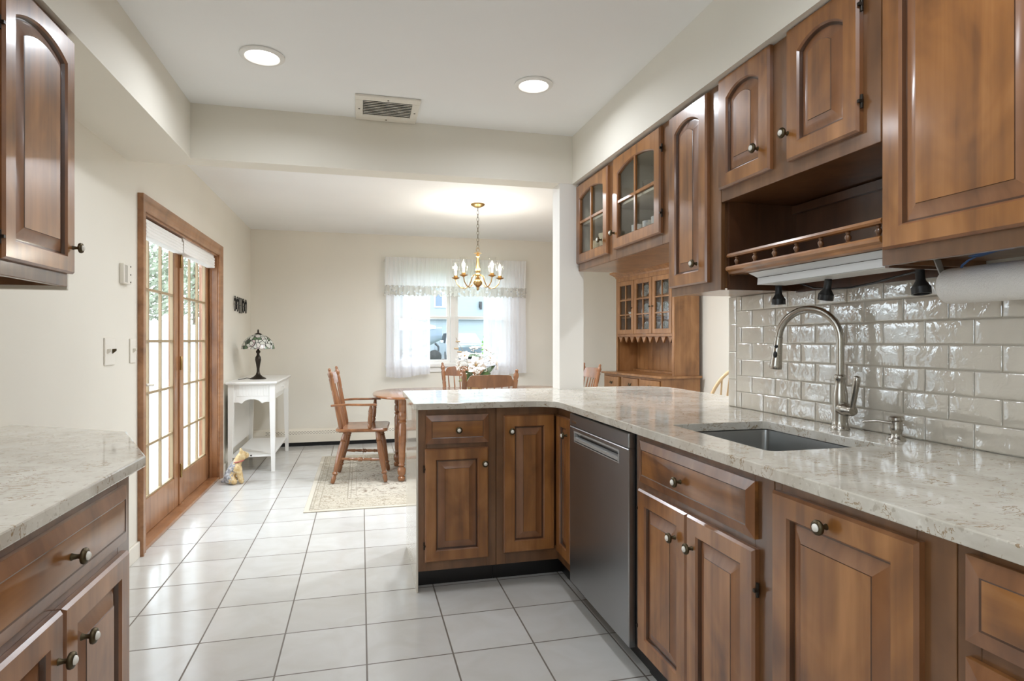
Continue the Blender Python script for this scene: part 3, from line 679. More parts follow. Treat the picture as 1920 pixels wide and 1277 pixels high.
m = MB(); m.box(1.335,UB,1.967,1.979,1.405,1.734); m.box(1.335,UB,1.270,1.282,1.405,1.734); m.box(UB-.01,UB,1.282,1.967,1.40,1.734); m.box(UB-.03,UB-.0105,1.282,1.967,1.70,1.73); m.build('niche_lining', M['glaze_shade'], t)  # natural shade of the open niche put into a darker wood colour
m = MB(); prof = [(1.345,1.458),(1.333,1.462),(1.330,1.470),(1.320,1.476),(1.318,1.484),(1.322,1.490),(1.345,1.492)]
m.loops([[(x,y,z) for x,z in prof] for y in (1.284,1.966)]); m.box(1.345,UB-.011,1.2825,1.9665,1.462,1.482); m.build('shelf', M['cabh'], t, smooth=30)
m = MB(); m.loops([[(1.326,y,1.524),(1.322,y,1.530),(1.326,y,1.538),(1.345,y,1.538),(1.348,y,1.530),(1.345,y,1.524)] for y in (1.284,1.966)]); rail = m.build('gallery_rail', M['cabh'], t, smooth=30)
for k in range(7):
    y = 1.92-k*.103
    if y < 1.29: break
    MB().lathe([(.0045,0),(.007,.06),(.0045,.14),(.0095,.42),(.0085,.55),(.0042,.72),(.007,.85),(.005,1.0)], (1.335,y,1.491), 12, p1=(1.335,y,1.5245)).build('baluster', M['frame'], rail, smooth=50)
t = thing('large_wall_cabinet', 'large wall cabinet nearest the camera at the right edge', 'cabinet', (1.47, 1.05, 1.41))
m = MB(); m.box(UX+.019,UB,.78,.796,1.412,2.183); m.box(UX+.019,UB,1.251,1.267,1.412,2.183); m.box(UX+.019,UB,.796,1.251,1.43,2.183); m.build('carcass', M['frame'], t)
m = MB(); m.box(UX,UX+.0185,.78,1.267,1.408,2.183); m.build('face_frame', M['frame'], t, bevel=.002)
front(t, (UX,1.252,1.447), UR, NR, .420, .725, 'door', rise=.034, st=.052)
# under-cabinet lamp, spots, cord, towel roll, tape
t = thing('undercabinet_lamp', 'long white metal strip lamp under the gallery shelf', 'lamp', (1.45, 1.60, 1.416))
m = MB(); m.loops([[(1.349,y,1.4565),(1.387,y,1.441),(1.387,y,1.4405),(1.385,y,1.416),(1.50,y,1.416),(1.50,y,1.4565)] for y in (1.285,1.872)]); m.build('housing', mat('white_lamp_metal', (.72,.73,.74), .3, .1), t)
MB().box(1.396, 1.495, 1.30, 1.86, 1.4145, 1.4158).build('diffuser', M['white'], t)
MB().box(1.3862, 1.3872, 1.286, 1.871, 1.4397, 1.4409).build('seam', M['bronze'], t)
def spot(x, y, ztop, tilt, label):
    t = thing('spot_lamp', label, 'spotlight', (x, y, ztop), group='black spotlights under the wall cabinets')
    p0 = Vector((x,y,ztop)); ax = Vector((tilt[0],tilt[1],-1)).normalized()
    MB().lathe([(.011,0),(.011,1)], p0, 14, p1=p0+Vector((0,0,-.008))).build('mount', M['black'], t)
    MB().lathe([(.0115,0),(.0115,.34),(.0125,.42),(.0215,.66),(.0235,.70),(.0235,1.0),(.0195,1.0),(.0185,.74),(.001,.70)], p0+Vector((0,0,-.006)), 22, p1=p0+Vector((0,0,-.006))+ax*.062).build('lamp_head', M['black'], t, smooth=35)
    MB().lathe([(.018,0),(.018,1)], p0+ax*.055, 16, p1=p0+ax*.057).build('lens', M['white'], t)
spot(1.47, 1.866, 1.4138, (0,0), 'black spotlight under the shelf, farthest from the camera')
spot(1.47, 1.628, 1.4138, (.0,.22), 'black spotlight under the middle of the strip lamp')
spot(1.47, 1.300, 1.4078, (-.05,-.12), 'black spotlight beside the paper towel roll')
o = MB().tube([(1.505,1.80,1.418),(1.512,1.74,1.396),(1.515,1.66,1.386),(1.515,1.58,1.384),(1.512,1.50,1.389),(1.505,1.42,1.398),(1.50,1.33,1.408),(1.495,1.26,1.428)], .0034, 6).build('lamp_cord', M['black'], at=(1.51,1.6,1.40), smooth=60)
tag(o, 'thin black cord sagging behind the spotlights under the cabinets', 'cord')
t = thing('towel_holder', 'grey paper towel bracket hung under the large wall cabinet', 'bracket', (1.49, 1.27, 1.408))
m = MB(); m.loops([[(1.455,y,1.428),(1.478,y,1.428),(1.505,y,1.362),(1.495,y,1.352)] for y in (1.246,1.250)]); m.build('arm', mat('grey_bracket', (.45,.44,.42), .35, .5), t, bevel=.001)
m = MB(); m.loops([[(1.455,y,1.428),(1.478,y,1.428),(1.505,y,1.362),(1.495,y,1.352)] for y in (.925,.929)]); m.build('arm', mat('grey_bracket_end', (.45,.44,.42), .35, .5), t, bevel=.001)
MB().tube([(1.498,1.2505,1.357),(1.498,.925,1.357)], .006, 10).build('rod', M['nickel'], t)
m = MB(); y0, y1 = .955, 1.243
m.lathe([(.020,0),(.040,0),(.0455,.012),(.0465,.03),(.0465,.97),(.0455,.99),(.040,1.0),(.020,1.0),(.020,0)], (1.498,y0,1.357), 36, False, p1=(1.498,y1,1.357))
o = m.build('paper_towel_roll', M['paper'], at=(1.498,1.1,1.357), smooth=40); tag(o, 'white paper towel roll hanging under the large wall cabinet', 'paper towel')
m = MB(); m.loops([[(1.43,y,z),(1.47,y+.004,z+.001),(1.47,y+.004,z+.0022),(1.43,y,z+.0012)] for y,z in ((1.055,1.4272),(1.09,1.4265),(1.12,1.421),(1.135,1.4185))])
m.loops([[(1.445,y,z),(1.457,y+.003,z),(1.457,y+.003,z+.0012),(1.445,y,z+.0012)] for y,z in ((1.13,1.419),(1.15,1.412),(1.165,1.402),(1.168,1.396))])
o = m.build('tape_strip', M['tape'], at=(1.45,1.12,1.41)); tag(o, 'torn strip of blue masking tape under the large wall cabinet', 'tape')

# ------------------------------------------------------------------ left cabinets
UL = (0,1,0); NL = (1,0,0)
t = thing('wall_cabinet', 'brown wall cabinet on the left wall with an arched panel door', 'cabinet', (-1.05, 1.8, 1.385))
m = MB(); m.box(-1.213,-.919,1.30,1.316,1.387,2.183); m.box(-1.213,-.919,2.160,2.176,1.387,2.183); m.box(-1.213,-.919,1.316,2.160,1.41,2.183); m.build('carcass', M['frame'], t)
MB().box(-.9185, -.90, 1.30, 2.176, 1.384, 2.183).build('face_frame', M['frame'], t, bevel=.002)
front(t, (-.90,1.792,1.425), UL, NL, .388, .735, 'door', rise=.036, st=.050, knob=(.372,.082), hinges=[(-.003,.60),(-.003,.055)])
front(t, (-.90,1.385,1.425), UL, NL, .388, .735, 'door', rise=.036, st=.050, knob=(.02,.082))
o = MB().box(-1.213, -.902, 2.177, 2.190, 1.374, 2.183).build('end_panel', M['wall'], t, bevel=.003); o['label'] = 'cream painted end panel'
t = thing('base_cabinet', 'brown base cabinet on the left with a wide drawer over two doors', 'cabinet', (-.9, 1.4, 0))
MB().prism([(-.599,.97),(-.599,1.735),(-.775,2.15),(-1.20,2.43),(-1.20,.97)], .10, .882).build('carcass', M['frame'], t)
yrails(t, 0, 0, .10, .883, [(.97,1.02),(1.66,1.735)], [(.10,.135,1.02,1.66),(.845,.883,1.02,1.66),(.675,.73,1.02,1.66)], -.5985, -.58)
front(t, (-.58,1.0,.716), UL, NL, .686, .138, 'drawer', knob=(.374,.066))
front(t, (-.58,1.0,.118), UL, NL, .341, .573, 'door', knob=(.318,.483))
front(t, (-.58,1.345,.118), UL, NL, .338, .573, 'door', knob=(.072,.483))
MB().prism([(-.65,.97),(-.65,1.70),(-.82,2.10),(-1.20,2.36),(-1.20,.97)], 0, .0995).build('toe_kick', M['toe'], t)

# ------------------------------------------------------------------ glass and china in the glass cabinet
def lathe_thing(name, prof, loc, mt, label, cat, group, n=18, handle=None):
    m = MB(); m.lathe(prof, loc, n, True)
    if not handle: o = m.build(name, mt, at=loc, smooth=40); return tag(o, label, cat, group)
    t = thing(name, label, cat, loc, group=group); m.build('body', mt, t, smooth=40)
    x, y, z = loc; MB().tube([(x-.0+.0, y-handle, z+.06),(x,y-handle-.022,z+.058),(x,y-handle-.028,z+.04),(x,y-handle-.02,z+.022),(x,y-handle,z+.02)], .005, 8).build('handle', mt, t, smooth=60)
    return t
chin = mat('white_china', (.80,.80,.80), .15)
LK(chin, ramp(chin, noise(chin, coords(chin), 45, 3), [(.50, (.82,.82,.82)), (.62, (.55,.60,.68))]), bs(chin).inputs['Base Color'])
cream = mat('cream_stoneware', (.74,.66,.50), .25)
mugp = [(.030,0),(.036,.003),(.038,.04),(.040,.088),(.037,.088),(.034,.010),(.001,.008)]
t0 = lathe_thing('china_mug', mugp, (1.378,2.80,1.7153), chin, 'white patterned mug, leftmost behind the second glass door', 'mug', 'china mugs behind the second glass door', handle=.038)
for (x, y, s) in ((1.385,2.69,'second from the left'), (1.375,2.58,'second from the right'), (1.382,2.485,'rightmost')):
    dup(t0, (x,y,1.7153), 0, 'white patterned mug, %s behind the second glass door' % s)
gob = [(.028,0),(.028,.003),(.006,.008),(.005,.05),(.012,.06),(.032,.085),(.036,.12),(.030,.155),(.028,.155),(.033,.12),(.028,.09),(.001,.068)]
lathe_thing('beaker', [(.026,0),(.028,.003),(.036,.10),(.034,.10),(.026,.006),(.001,.006)], (1.385,3.38,1.7153), cream, 'cream stoneware beaker behind the far glass door, on the left', 'beaker', 'cream beakers')
lathe_thing('beaker', [(.032,0),(.034,.003),(.044,.125),(.042,.125),(.032,.006),(.001,.006)], (1.39,3.255,1.7153), cream, 'taller cream stoneware beaker behind the far glass door, on the right', 'beaker', 'cream beakers')
lathe_thing('cream_jug', [(.02,0),(.028,.01),(.034,.05),(.024,.10),(.018,.13),(.022,.16),(.010,.185),(.001,.19)], (1.47,3.22,1.7153), chin, 'tall white china jug behind the cream beakers', 'jug', None)
for (x, y, s) in ((1.40,3.20,'left'), (1.40,3.10,'right')):
    lathe_thing('goblet', gob, (x,y,1.9372), M['crystal'], 'crystal goblet on the upper shelf of the far glass door, %s one' % s, 'goblet', 'crystal goblets')
lathe_thing('crystal_bowl', [(.03,0),(.032,.004),(.010,.012),(.010,.03),(.04,.045),(.085,.075),(.098,.105),(.094,.105),(.08,.078),(.035,.05),(.001,.045)], (1.46,2.56,1.9372), M['crystal'], 'footed crystal bowl on the upper shelf behind the second glass door', 'bowl', None, 28)
lathe_thing('crystal_dish', [(.02,0),(.03,.004),(.05,.05),(.052,.09),(.048,.09),(.045,.05),(.001,.006)], (1.44,2.78,1.9372), M['crystal'], 'small crystal dish left of the footed bowl in the glass cabinet', 'dish', None)
lathe_thing('sugar_jar', [(.02,0),(.026,.004),(.03,.03),(.026,.055),(.012,.065),(.001,.068)], (1.36,2.865,1.7153), M['crystal'], 'tiny crystal jar at the left end of the mugs', 'jar', None)

# ------------------------------------------------------------------ dining furniture
LEGP = [(.012,0),(.014,.02),(.017,.10),(.0125,.155),(.019,.17),(.021,.19),(.0135,.215),(.0165,.25),(.021,.45),(.0235,.65),(.020,.78),(.023,.80),(.018,.82),(.023,.84),(.0195,.88),(.017,1.0)]
POSTP = [(.014,0),(.019,.05),(.0185,.30),(.0165,.55),(.0185,.60),(.0155,.62),(.0185,.66),(.0185,.80),(.020,.82),(.0145,.84),(.020,.87),(.0205,.91),(.013,.94),(.011,.96),(.0135,.975),(.008,.995),(.001,1.0)]
STRP = [(.007,0),(.011,.22),(.013,.25),(.009,.27),(.011,.40),(.009,.44),(.016,.47),(.0125,.5),(.016,.53),(.009,.56),(.011,.60),(.009,.73),(.013,.75),(.011,.78),(.007,1.0)]
def fat(P, k): return [(r*k, t) for r, t in P]
LEGP, POSTP, STRP = fat(LEGP,1.2), fat(POSTP,1.08), fat(STRP,1.2)
def chair(label, arms=False, group=None, w=.44):
    t = thing('armchair' if arms else 'dining_chair', label, 'chair', (0,0,0), group=group); ch = M['chair']
    hw = w/2
    m = MB(); out = [(hw+.02,.19)]+arc(hw-.02,.16,.045,.06,20,90,4)+arc(-hw+.02,.16,.045,.06,90,160,4)+arc(-hw+.05,-.16,.06,.055,180,260,4)+arc(hw-.05,-.16,.06,.055,-80,0,4)
    out = clean(out[1:])
    m.loops([[(x*.94,y*.94,.424) for x,y in out], [(x,y,.434) for x,y in out], [(x,y,.446) for x,y in out], [(x*.97,y*.97,.454) for x,y in out], [(x*.7,y*.7,.447) for x,y in out]])
    m.build('seat', ch, t, local=True, smooth=30)
    for sx in (-1, 1):
        MB().lathe(LEGP, (sx*(hw+.015),.205,0), 12, p1=(sx*(hw-.045),.135,.428)).build('leg', ch, t, local=True, smooth=50)
        MB().lathe(LEGP, (sx*(hw+.005),-.235,0), 12, p1=(sx*(hw-.06),-.13,.428)).build('leg', ch, t, local=True, smooth=50)
        MB().lathe(POSTP, (sx*(hw-.035),-.165,.448), 14, p1=(sx*(hw-.001),-.262,.968)).build('back_post', ch, t, local=True, smooth=50)
        MB().lathe(STRP, (sx*(hw-.008),.167,.185), 10, p1=(sx*(hw-.022),-.183,.20)).build('stretcher', ch, t, local=True, smooth=50)
        if arms:
            q = [(-.245,.655),(-.10,.662),(.02,.66),(.10,.662),(.135,.660)]
            ws = [.016,.017,.020,.027,.022]
            m = MB(); m.loops([[(sx*(hw+.02+.012*i)-a,y,z-.009),(sx*(hw+.02+.012*i)+a,y,z-.009),(sx*(hw+.02+.012*i)+a,y,z+.009),(sx*(hw+.02+.012*i)-a,y,z+.009)] for i,((y,z),a) in enumerate(zip(q,ws))])
            m.build('arm', ch, t, local=True, bevel=.004, smooth=40)
            MB().lathe([(.010,0),(.018,.08),(.020,.16),(.013,.22),(.019,.26),(.0195,.45),(.017,.62),(.020,.66),(.015,.70),(.020,.74),(.017,.82),(.011,1.0)], (sx*(hw-.01),.07,.450), 12, p1=(sx*(hw+.05),.085,.652)).build('arm_support', ch, t, local=True, smooth=50)
    # crest: curved board with eared ends
    def yl(z): return -.165-(z-.448)*.1865
    m = MB(); L = []
    for i in range(21):
        q = i/20*2-1; x = q*(hw-.008); bow = .030*(1-q*q); a = abs(q)
        zt = .925-.012*q*q if a < .80 else (.913-.045*((a-.80)/.10) if a < .9 else .868+.004)
        zb = .820+.012*q*q
        if a > .8: zt = max(zt, .868)
        L.append([(x,yl(zb)-bow-.009,zb),(x,yl(zb)-bow+.009,zb),(x,yl(zt)-bow+.008,zt),(x,yl(zt)-bow-.008,zt)])
    m.loops(L); m.build('crest_rail', ch, t, local=True, smooth=35)
    for k in range(6):
        q = (k+.5)/6*2-1; x1 = q*(hw-.03); bow = .030*(1-q*q)
        MB().lathe([(.006,0),(.0085,.2),(.0095,.42),(.0065,.45),(.0095,.48),(.0075,.75),(.0055,1.0)], (q*(hw-.06),-.168,.448), 8, p1=(x1,yl(.828)-bow,.828)).build('spindle', ch, t, local=True, smooth=60)
    return t
RZ = .0135
a0 = chair('maple armchair with turned legs at the left end of the dining table', True)
a0.location = (.02, 5.44, RZ); a0.rotation_euler = (0,0,-PI/2-.09)
G = 'maple side chairs round the dining table'
c0 = chair('maple spindle-back chair on the near side of the table, its back to the counter', False, G)
c0.location = (1.015, 4.985, RZ); c0.rotation_euler = (0,0,0)
dup(c0, (1.06, 6.10, RZ), PI, 'maple spindle-back chair on the far side of the table, under the window')
dup(c0, (2.03, 5.73, RZ), PI/2, 'maple spindle-back chair at the right end of the table, beyond the post')
# table
t = thing('dining_table', 'oval maple dining table with turned legs on the rug', 'table', (1.1, 5.52, RZ))
TX0, TX1, TY0, TY1 = .10, 2.06, 5.00, 6.06
out = [(1.6+.46*math.copysign(abs(math.cos(a))**.8, math.cos(a)) if math.cos(a) > 0 else .56+.46*math.copysign(abs(math.cos(a))**.8, math.cos(a)), 5.53+.53*math.copysign(abs(math.sin(a))**.8, math.sin(a))) for a in [2*PI*(i+.5)/64 for i in range(64)]]
cx_, cy_ = 1.08, 5.53
def sc_(P, d, z): return [(cx_+(x-cx_)*(1-d/.98), cy_+(y-cy_)*(1-d/.53), z) for x, y in P]
MB().loops([sc_(out,.02,.716), sc_(out,.004,.720), sc_(out,0,.728), sc_(out,.004,.737), sc_(out,.015,.741)]).build('tabletop', M['table'], t, smooth=40)
m = MB(); m.box(.34,1.70,5.22,5.24,.62,.716); m.box(.34,1.70,5.80,5.82,.62,.716); m.box(.34,.36,5.24,5.80,.62,.716); m.box(1.68,1.70,5.24,5.80,.62,.716); m.build('apron', M['table'], t, bevel=.002)
TL = [(.026,0),(.031,.02),(.033,.045),(.022,.06),(.034,.085),(.037,.13),(.030,.16),(.020,.175),(.031,.19),(.023,.205),(.027,.24),(.033,.50),(.036,.66),(.028,.70),(.038,.72),(.028,.74),(.037,.76),(.037,.82),(.030,.84),(.038,.86),(.038,1.0)]
for x, y in ((.335,5.20),(.335,5.82),(1.70,5.20),(1.70,5.82)): MB().lathe(TL, (x,y,RZ), 16, p1=(x+(1.08-x)*.02,y,.716)).build('leg', M['table'], t, smooth=50)
# rug
def rugmat():
    m = mat('oriental_rug', (.6,.55,.45), .95)
    tc = N(m, 'ShaderNodeTexCoord'); sp = N(m, 'ShaderNodeSeparateXYZ'); LK(m, tc.outputs['Object'], sp.inputs[0])
    hx, hy = 1.45, 1.045
    d = math2(m, 'MINIMUM', math2(m, 'SUBTRACT', hx, math2(m, 'ABSOLUTE', sp.outputs['X'])), math2(m, 'SUBTRACT', hy, math2(m, 'ABSOLUTE', sp.outputs['Y'])))
    v = coords(m)
    fl = ramp(m, noise(m, v, 17, 5, 2.2, .65), [(.40, (.30,.25,.18)), (.48, (.52,.47,.38)), (.56, (.50,.45,.36)), (.63, (.24,.20,.15))])
    fld = ramp(m, noise(m, v, 9, 5, 2.8, .65), [(.39, (.25,.20,.15)), (.46, (.54,.49,.40)), (.56, (.55,.50,.41)), (.64, (.34,.31,.25))])
    bd = math2(m, 'LESS_THAN', d, .30)
    c = mix(m, bd, fld, fl)
    for a, b_, col in ((.0,.035,(.56,.51,.42)), (.035,.041,(.30,.26,.20)), (.055,.061,(.34,.30,.23)), (.095,.101,(.32,.28,.21)), (.29,.296,(.30,.26,.20)), (.315,.321,(.34,.30,.23)), (.355,.360,(.36,.31,.24))):
        k = math2(m, 'MULTIPLY', math2(m, 'GREATER_THAN', d, a), math2(m, 'LESS_THAN', d, b_)); c = mix(m, k, c, col)
    LK(m, c, bs(m).inputs['Base Color']); bump(m, noise(m, v, 300, 2), .3, .003); return m
o = MB().box(-.395, 2.505, 4.43, 6.52, 0.0005, .008).build('area_rug', rugmat(), at=(1.055,5.475,0), bevel=.003); tag(o, 'beige floral area rug under the dining table', 'rug')
# hoop-back chair in pale wood
t = thing('windsor_chair', 'pale wooden hoop-back chair at the end of the worktop', 'chair', (2.60, 4.02, 0))
hc = MB(); out = [(2.60+.21*math.cos(a), 4.02+.20*math.sin(a)) for a in [2*PI*i/28 for i in range(28)]]
hc.loops([[(x,y,.43) for x,y in out],[(x,y,.455) for x,y in out],[(2.60+(x-2.60)*.9,4.02+(y-4.02)*.9,.46) for x,y in out]]).build('seat', M['pale'], t, smooth=30)
for sx in (-1,1):
    for sy in (-1,1): MB().lathe(LEGP, (2.60+sx*.21,4.02+sy*.20,0), 10, p1=(2.60+sx*.13,4.02+sy*.12,.435)).build('leg', M['pale'], t, smooth=50)
pts = [(2.60+.215*math.cos(a)*(1 if math.sin(a) > 0 else 1), 3.875-.12*max(0,math.sin(a))-.02, .455+.555*max(0, math.sin(a))**.75) for a in [PI*i/28 for i in range(29)]]
MB().tube(pts, .0125, 10).build('hoop', M['pale'], t, smooth=60)
for k in range(7):
    q = -1+2*(k+.5)/7; x1 = 2.60+.195*q; s_ = math.sqrt(1-(.195*q/.215)**2); 
    MB().lathe([(.007,0),(.009,.3),(.012,.5),(.007,.75),(.006,1)], (2.60+.13*q,3.868,.455), 8, p1=(x1, 3.855-.12*s_, .455+.545*s_**.75)).build('spindle', M['pale'], t, smooth=60)

# ------------------------------------------------------------------ hutch (local: front -y, width x)
HW = 1.15; ang = math.atan2(-.9945,.105); t = thing('china_hutch', 'honey maple china hutch with three glazed doors against the dining wall', 'hutch', (2.785, 5.86, 0), ang)
hm = M['hutch']; h2 = HW/2
def hb(name, boxes, mt=None, parent=None, bev=.002):
    m = MB()
    for b in boxes: m.box(*b)
    return m.build(name, mt or hm, parent or t, local=True, bevel=bev)
hb('lower_case', [(-h2,-h2+.02,0,.45,0,.84),(h2-.02,h2,0,.45,0,.84),(-h2+.02,h2-.02,.43,.45,0,.84),(-h2+.02,h2-.02,.02,.43,.08,.10),(-h2+.02,h2-.02,0,.02,.0,.10),(-h2+.02,h2-.02,0,.02,.815,.84),(-h2+.02,h2-.02,0,.02,.66,.69),(-.20,-.16,0,.02,.10,.815),(.16,.20,0,.02,.10,.815)])
hb('table_ledge', [(-h2-.025,h2+.025,-.025,.455,.84,.862)])
for x0 in (-h2+.035, -.15, .215):
    x1 = x0+.30 if x0 != .215 else .54
    d = hb('drawer', [(x0-.005,x1+.005,-.012,.0195,.692,.812)]); m = MB(); xc = (x0+x1)/2
    m.loops([[(xc-.03,-.0125,.765),(xc,-.0125,.75),(xc+.03,-.0125,.765),(xc+.018,-.0125,.735),(xc,-.0125,.728),(xc-.018,-.0125,.735)],[(xc-.03,-.0155,.765),(xc,-.0155,.75),(xc+.03,-.0155,.765),(xc+.018,-.0155,.735),(xc,-.0155,.728),(xc-.018,-.0155,.735)]])
    m.tube([(xc-.022,-.016,.757),(xc-.018,-.028,.738),(xc+.018,-.028,.738),(xc+.022,-.016,.757)], .003, 6); m.build('pull', M['abrass'], d, local=True)
    d = hb('lower_door', [(x0-.005,x1+.005,-.012,.0195,.105,.655)]); hb('door_panel', [(x0+.05,x1-.05,-.018,-.0125,.16,.60)], None, d)
u0 = .16                                             # upper case set back
hb('upper_case', [(-h2+.015,-h2+.037,u0,.45,.862,1.93),(h2-.037,h2-.015,u0,.45,.862,1.93),(-h2+.037,h2-.037,u0,.44,1.91,1.93),(-h2+.037,h2-.037,u0+.022,.44,1.255,1.275),(-h2+.037,h2-.037,.425,.44,.862,1.91),(-h2+.037,h2-.037,.36,.425,.862,.885)])
m = MB()
for k in range(7): x = -h2+.04+k*(HW-.08)/7; m.box(x+.002, x+(HW-.08)/7-.002, .418, .4245, .886, 1.254)
m.build('back_boards', hm, t, local=True, bevel=.0015)
hb('shelf', [(-h2+.038,h2-.038,u0+.03,.424,1.468,1.482),(-h2+.038,h2-.038,u0+.03,.424,1.682,1.696)])
m = MB(); L = []; zt = 1.275
npt = 9; span = HW-.074
for k in range(npt):
    xa = -span/2+k*span/npt; s = span/npt
    for q, dz in ((0,.018),(.18,.022),(.35,.060),(.5,.084),(.65,.060),(.82,.022),(1.0,.018)): L.append((xa+q*s, zt-dz))
m.loops([[(x,u0+.001,zt-.002),(x,u0+.019,zt-.002),(x,u0+.019,z),(x,u0+.001,z)] for x, z in L]); m.build('scalloped_apron', hm, t, local=True)
hb('upper_frame', [(-h2+.015,-h2+.05,u0-.012,u0,.862,1.93),(h2-.05,h2-.015,u0-.012,u0,.862,1.93),(-h2+.05,h2-.05,u0-.012,u0,1.885,1.93),(-h2+.05,h2-.05,u0-.012,u0,1.257,1.285)])
m = MB(); m.loops([[(-h2+.015-d,u0-.012-d,z),(h2-.015+d,u0-.012-d,z),(h2-.015+d,.452,z),(-h2+.015-d,.452,z)] for d, z in ((.004,1.928),(.008,1.945),(.028,1.962),(.045,1.975),(.055,1.982),(.055,2.0))]); m.build('crown_moulding', hm, t, local=True)
dw = (HW-.10-.012)/3
for k in range(3):
    x0 = -h2+.05+k*(dw+.006); x1 = x0+dw; y0, y1 = u0-.016, u0+.002; z0, z1 = 1.287, 1.883; s = .05
    d = hb('glass_door', [(x0+.002,x0+s,y0,y1,z0,z1),(x1-s,x1-.002,y0,y1,z0,z1),(x0+s,x1-s,y0,y1,z0,z0+s),(x0+s,x1-s,y0,y1,z1-s,z1)])
    xc = (x0+x1)/2; g0, g1 = z0+s, z1-s
    hb('muntins', [(xc-.007,xc+.007,y0+.003,y1-.004,g0,g1)]+[(x0+s,x1-s,y0+.003,y1-.004,g0+(g1-g0)*q-.007,g0+(g1-g0)*q+.007) for q in (1/3,2/3)], None, d, .001)
    hb('pane', [(x0+s,x1-s,y1-.004,y1-.001,g0,g1)], M['cpane'], d, 0)
    kx = x1-.026 if k < 2 else x0+.026
    MB().lathe([(.004,0),(.004,.5),(.010,.65),(.009,.9),(.002,1)], (kx,y0+.001,1.575), 12, p1=(kx,y0-.022,1.575)).build('knob', M['abrass'], d, local=True, smooth=50)
Rh = Matrix.Translation((2.785,5.86,0)) @ Matrix.Rotation(ang,4,'Z')
GL = [(.025,0),(.025,.003),(.006,.008),(.005,.05),(.03,.07),(.034,.11),(.028,.14),(.026,.14),(.03,.1),(.001,.06)]
rows = {1.2755:'bottom', 1.4825:'middle', 1.6965:'top'}
for zz, rn in rows.items():
    for i, x in enumerate((-.42,-.33,-.12,-.02,.09,.27,.36,.45)):
        if rn == 'top' and i in (0,1): continue
        p = Rh @ Vector((x,.27,zz)); where = 'left' if i < 2 else ('middle' if i < 5 else 'right')
        g = 'glassware in the hutch'
        if (i+len(rn)) % 3 == 0: lathe_thing('china_cup', [(.018,0),(.02,.003),(.036,.05),(.038,.06),(.035,.06),(.018,.006),(.001,.005)], tuple(p), chin, 'white china cup on the hutch %s shelf behind the %s door' % (rn, where), 'cup', 'china cups in the hutch')
        else: lathe_thing('stem_glass', GL, tuple(p), M['crystal'], 'stemmed glass on the hutch %s shelf behind the %s door' % (rn, where), 'glass', 'stem glasses on the %s hutch shelf, %s door' % (rn, where), 14)
    for i, x in enumerate((-.30,.06,.38)):
        p = Rh @ Vector((x,.385,zz)); q = Rh @ Vector((x,.37,zz))
        ax = (Rh.to_3x3() @ Vector((0,-1,.25))).normalized(); c = p+Vector((0,0,.078)) - ax*.0
        m = MB(); m.lathe([(.001,0),(.045,.02),(.052,.2),(.076,1.0),(.077,.95),(.05,-.1),(.001,-.2)], c, 24, p1=c+ax*.012)
        o = m.build('dinner_plate', chin, at=tuple(p), smooth=40)
        tag(o, 'white patterned plate standing on the hutch %s shelf behind the %s door' % (rn, ('left','middle','right')[i]), 'plate', 'plates in the hutch')

# ------------------------------------------------------------------ console table, lamp, dog
t = thing('console_table', 'white console table with a drawer in the far left corner', 'table', (-.98, 6.42, 0))
wp = M['white']
m = MB(); m.loops([[(-1.195+d,5.89+d,z),(-.755-d,5.89+d,z),(-.755-d,7.04-d,z),(-1.195+d,7.04-d,z)] for d, z in ((.014,.808),(.006,.813),(0,.822),(0,.830),(.005,.835))]); m.build('tabletop', wp, t, smooth=30)
def taper(x, y):
    sx = 1 if x < -1 else -1; sy = 1 if y < 6.4 else -1
    return MB().loops([[(x-.024*sx,y-.024*sy,z),(x+b*sx,y-.024*sy,z),(x+b*sx,y+b*sy,z),(x-.024*sx,y+b*sy,z)] for z, b in ((.0,.008),(.62,.024),(.808,.024))])
for x, y in ((-1.155,5.945),(-.80,5.945),(-1.155,6.985),(-.80,6.985)): taper(x, y).build('leg', wp, t)
# scalloped side apron with beading
def apron(y, n):
    m = MB(); L = []
    for i in range(25):
        q = i/24; x = -1.131+q*.307; a = abs(q-.5)*2
        zb = .645+.028*(1-min(1,a/.55)**2)+(.012*math.sin(min(1,max(0,(a-.45)/.25))*PI) if a > .45 else 0)*-1
        L.append([(x,y-.009,zb),(x,y+.009,zb),(x,y+.009,.806),(x,y-.009,.806)])
    m.loops(L); return m
apron(5.945,0).build('side_apron', wp, t); apron(6.985,0).build('side_apron', wp, t)
m = MB()
for k in range(11): x = -1.105+k*.0255; m.box(x, x+.022, 5.9335, 5.9365, .70, .80)
m.build('beaded_panel', wp, t, bevel=.002)
m = MB(); m.box(-.819,-.80,5.969,6.961,.70,.806); m.build('front_apron', wp, t); m = MB(); m.box(-.83,-.819,5.969,6.961,.645,.70); m.build('front_rail', wp, t)
d = MB().box(-.80, -.783, 6.02, 6.91, .705, .80).build('drawer', wp, t, bevel=.003)
m = MB()
for k in range(26): m.box(-.783,-.781,6.05+k*.032,6.078+k*.032,.715,.79)
m.build('beading', wp, d, bevel=.001)
MB().lathe([(.006,0),(.006,.5),(.013,.7),(.011,.95),(.002,1)], (-.782,6.465,.752), 12, p1=(-.757,6.465,.752)).build('knob', wp, d, smooth=50)
MB().box(-1.16, -.795, 5.95, 6.98, .135, .153).build('shelf', wp, t, bevel=.002)
MB().box(-1.185, -1.172, 5.96, 6.97, .20, .70).build('back_panel', wp, t)
LX, LY, LZ = -.985, 6.33, .8352
t = thing('table_lamp', 'bronze table lamp with a stained glass dome shade on the white console', 'lamp', (LX, LY, LZ))
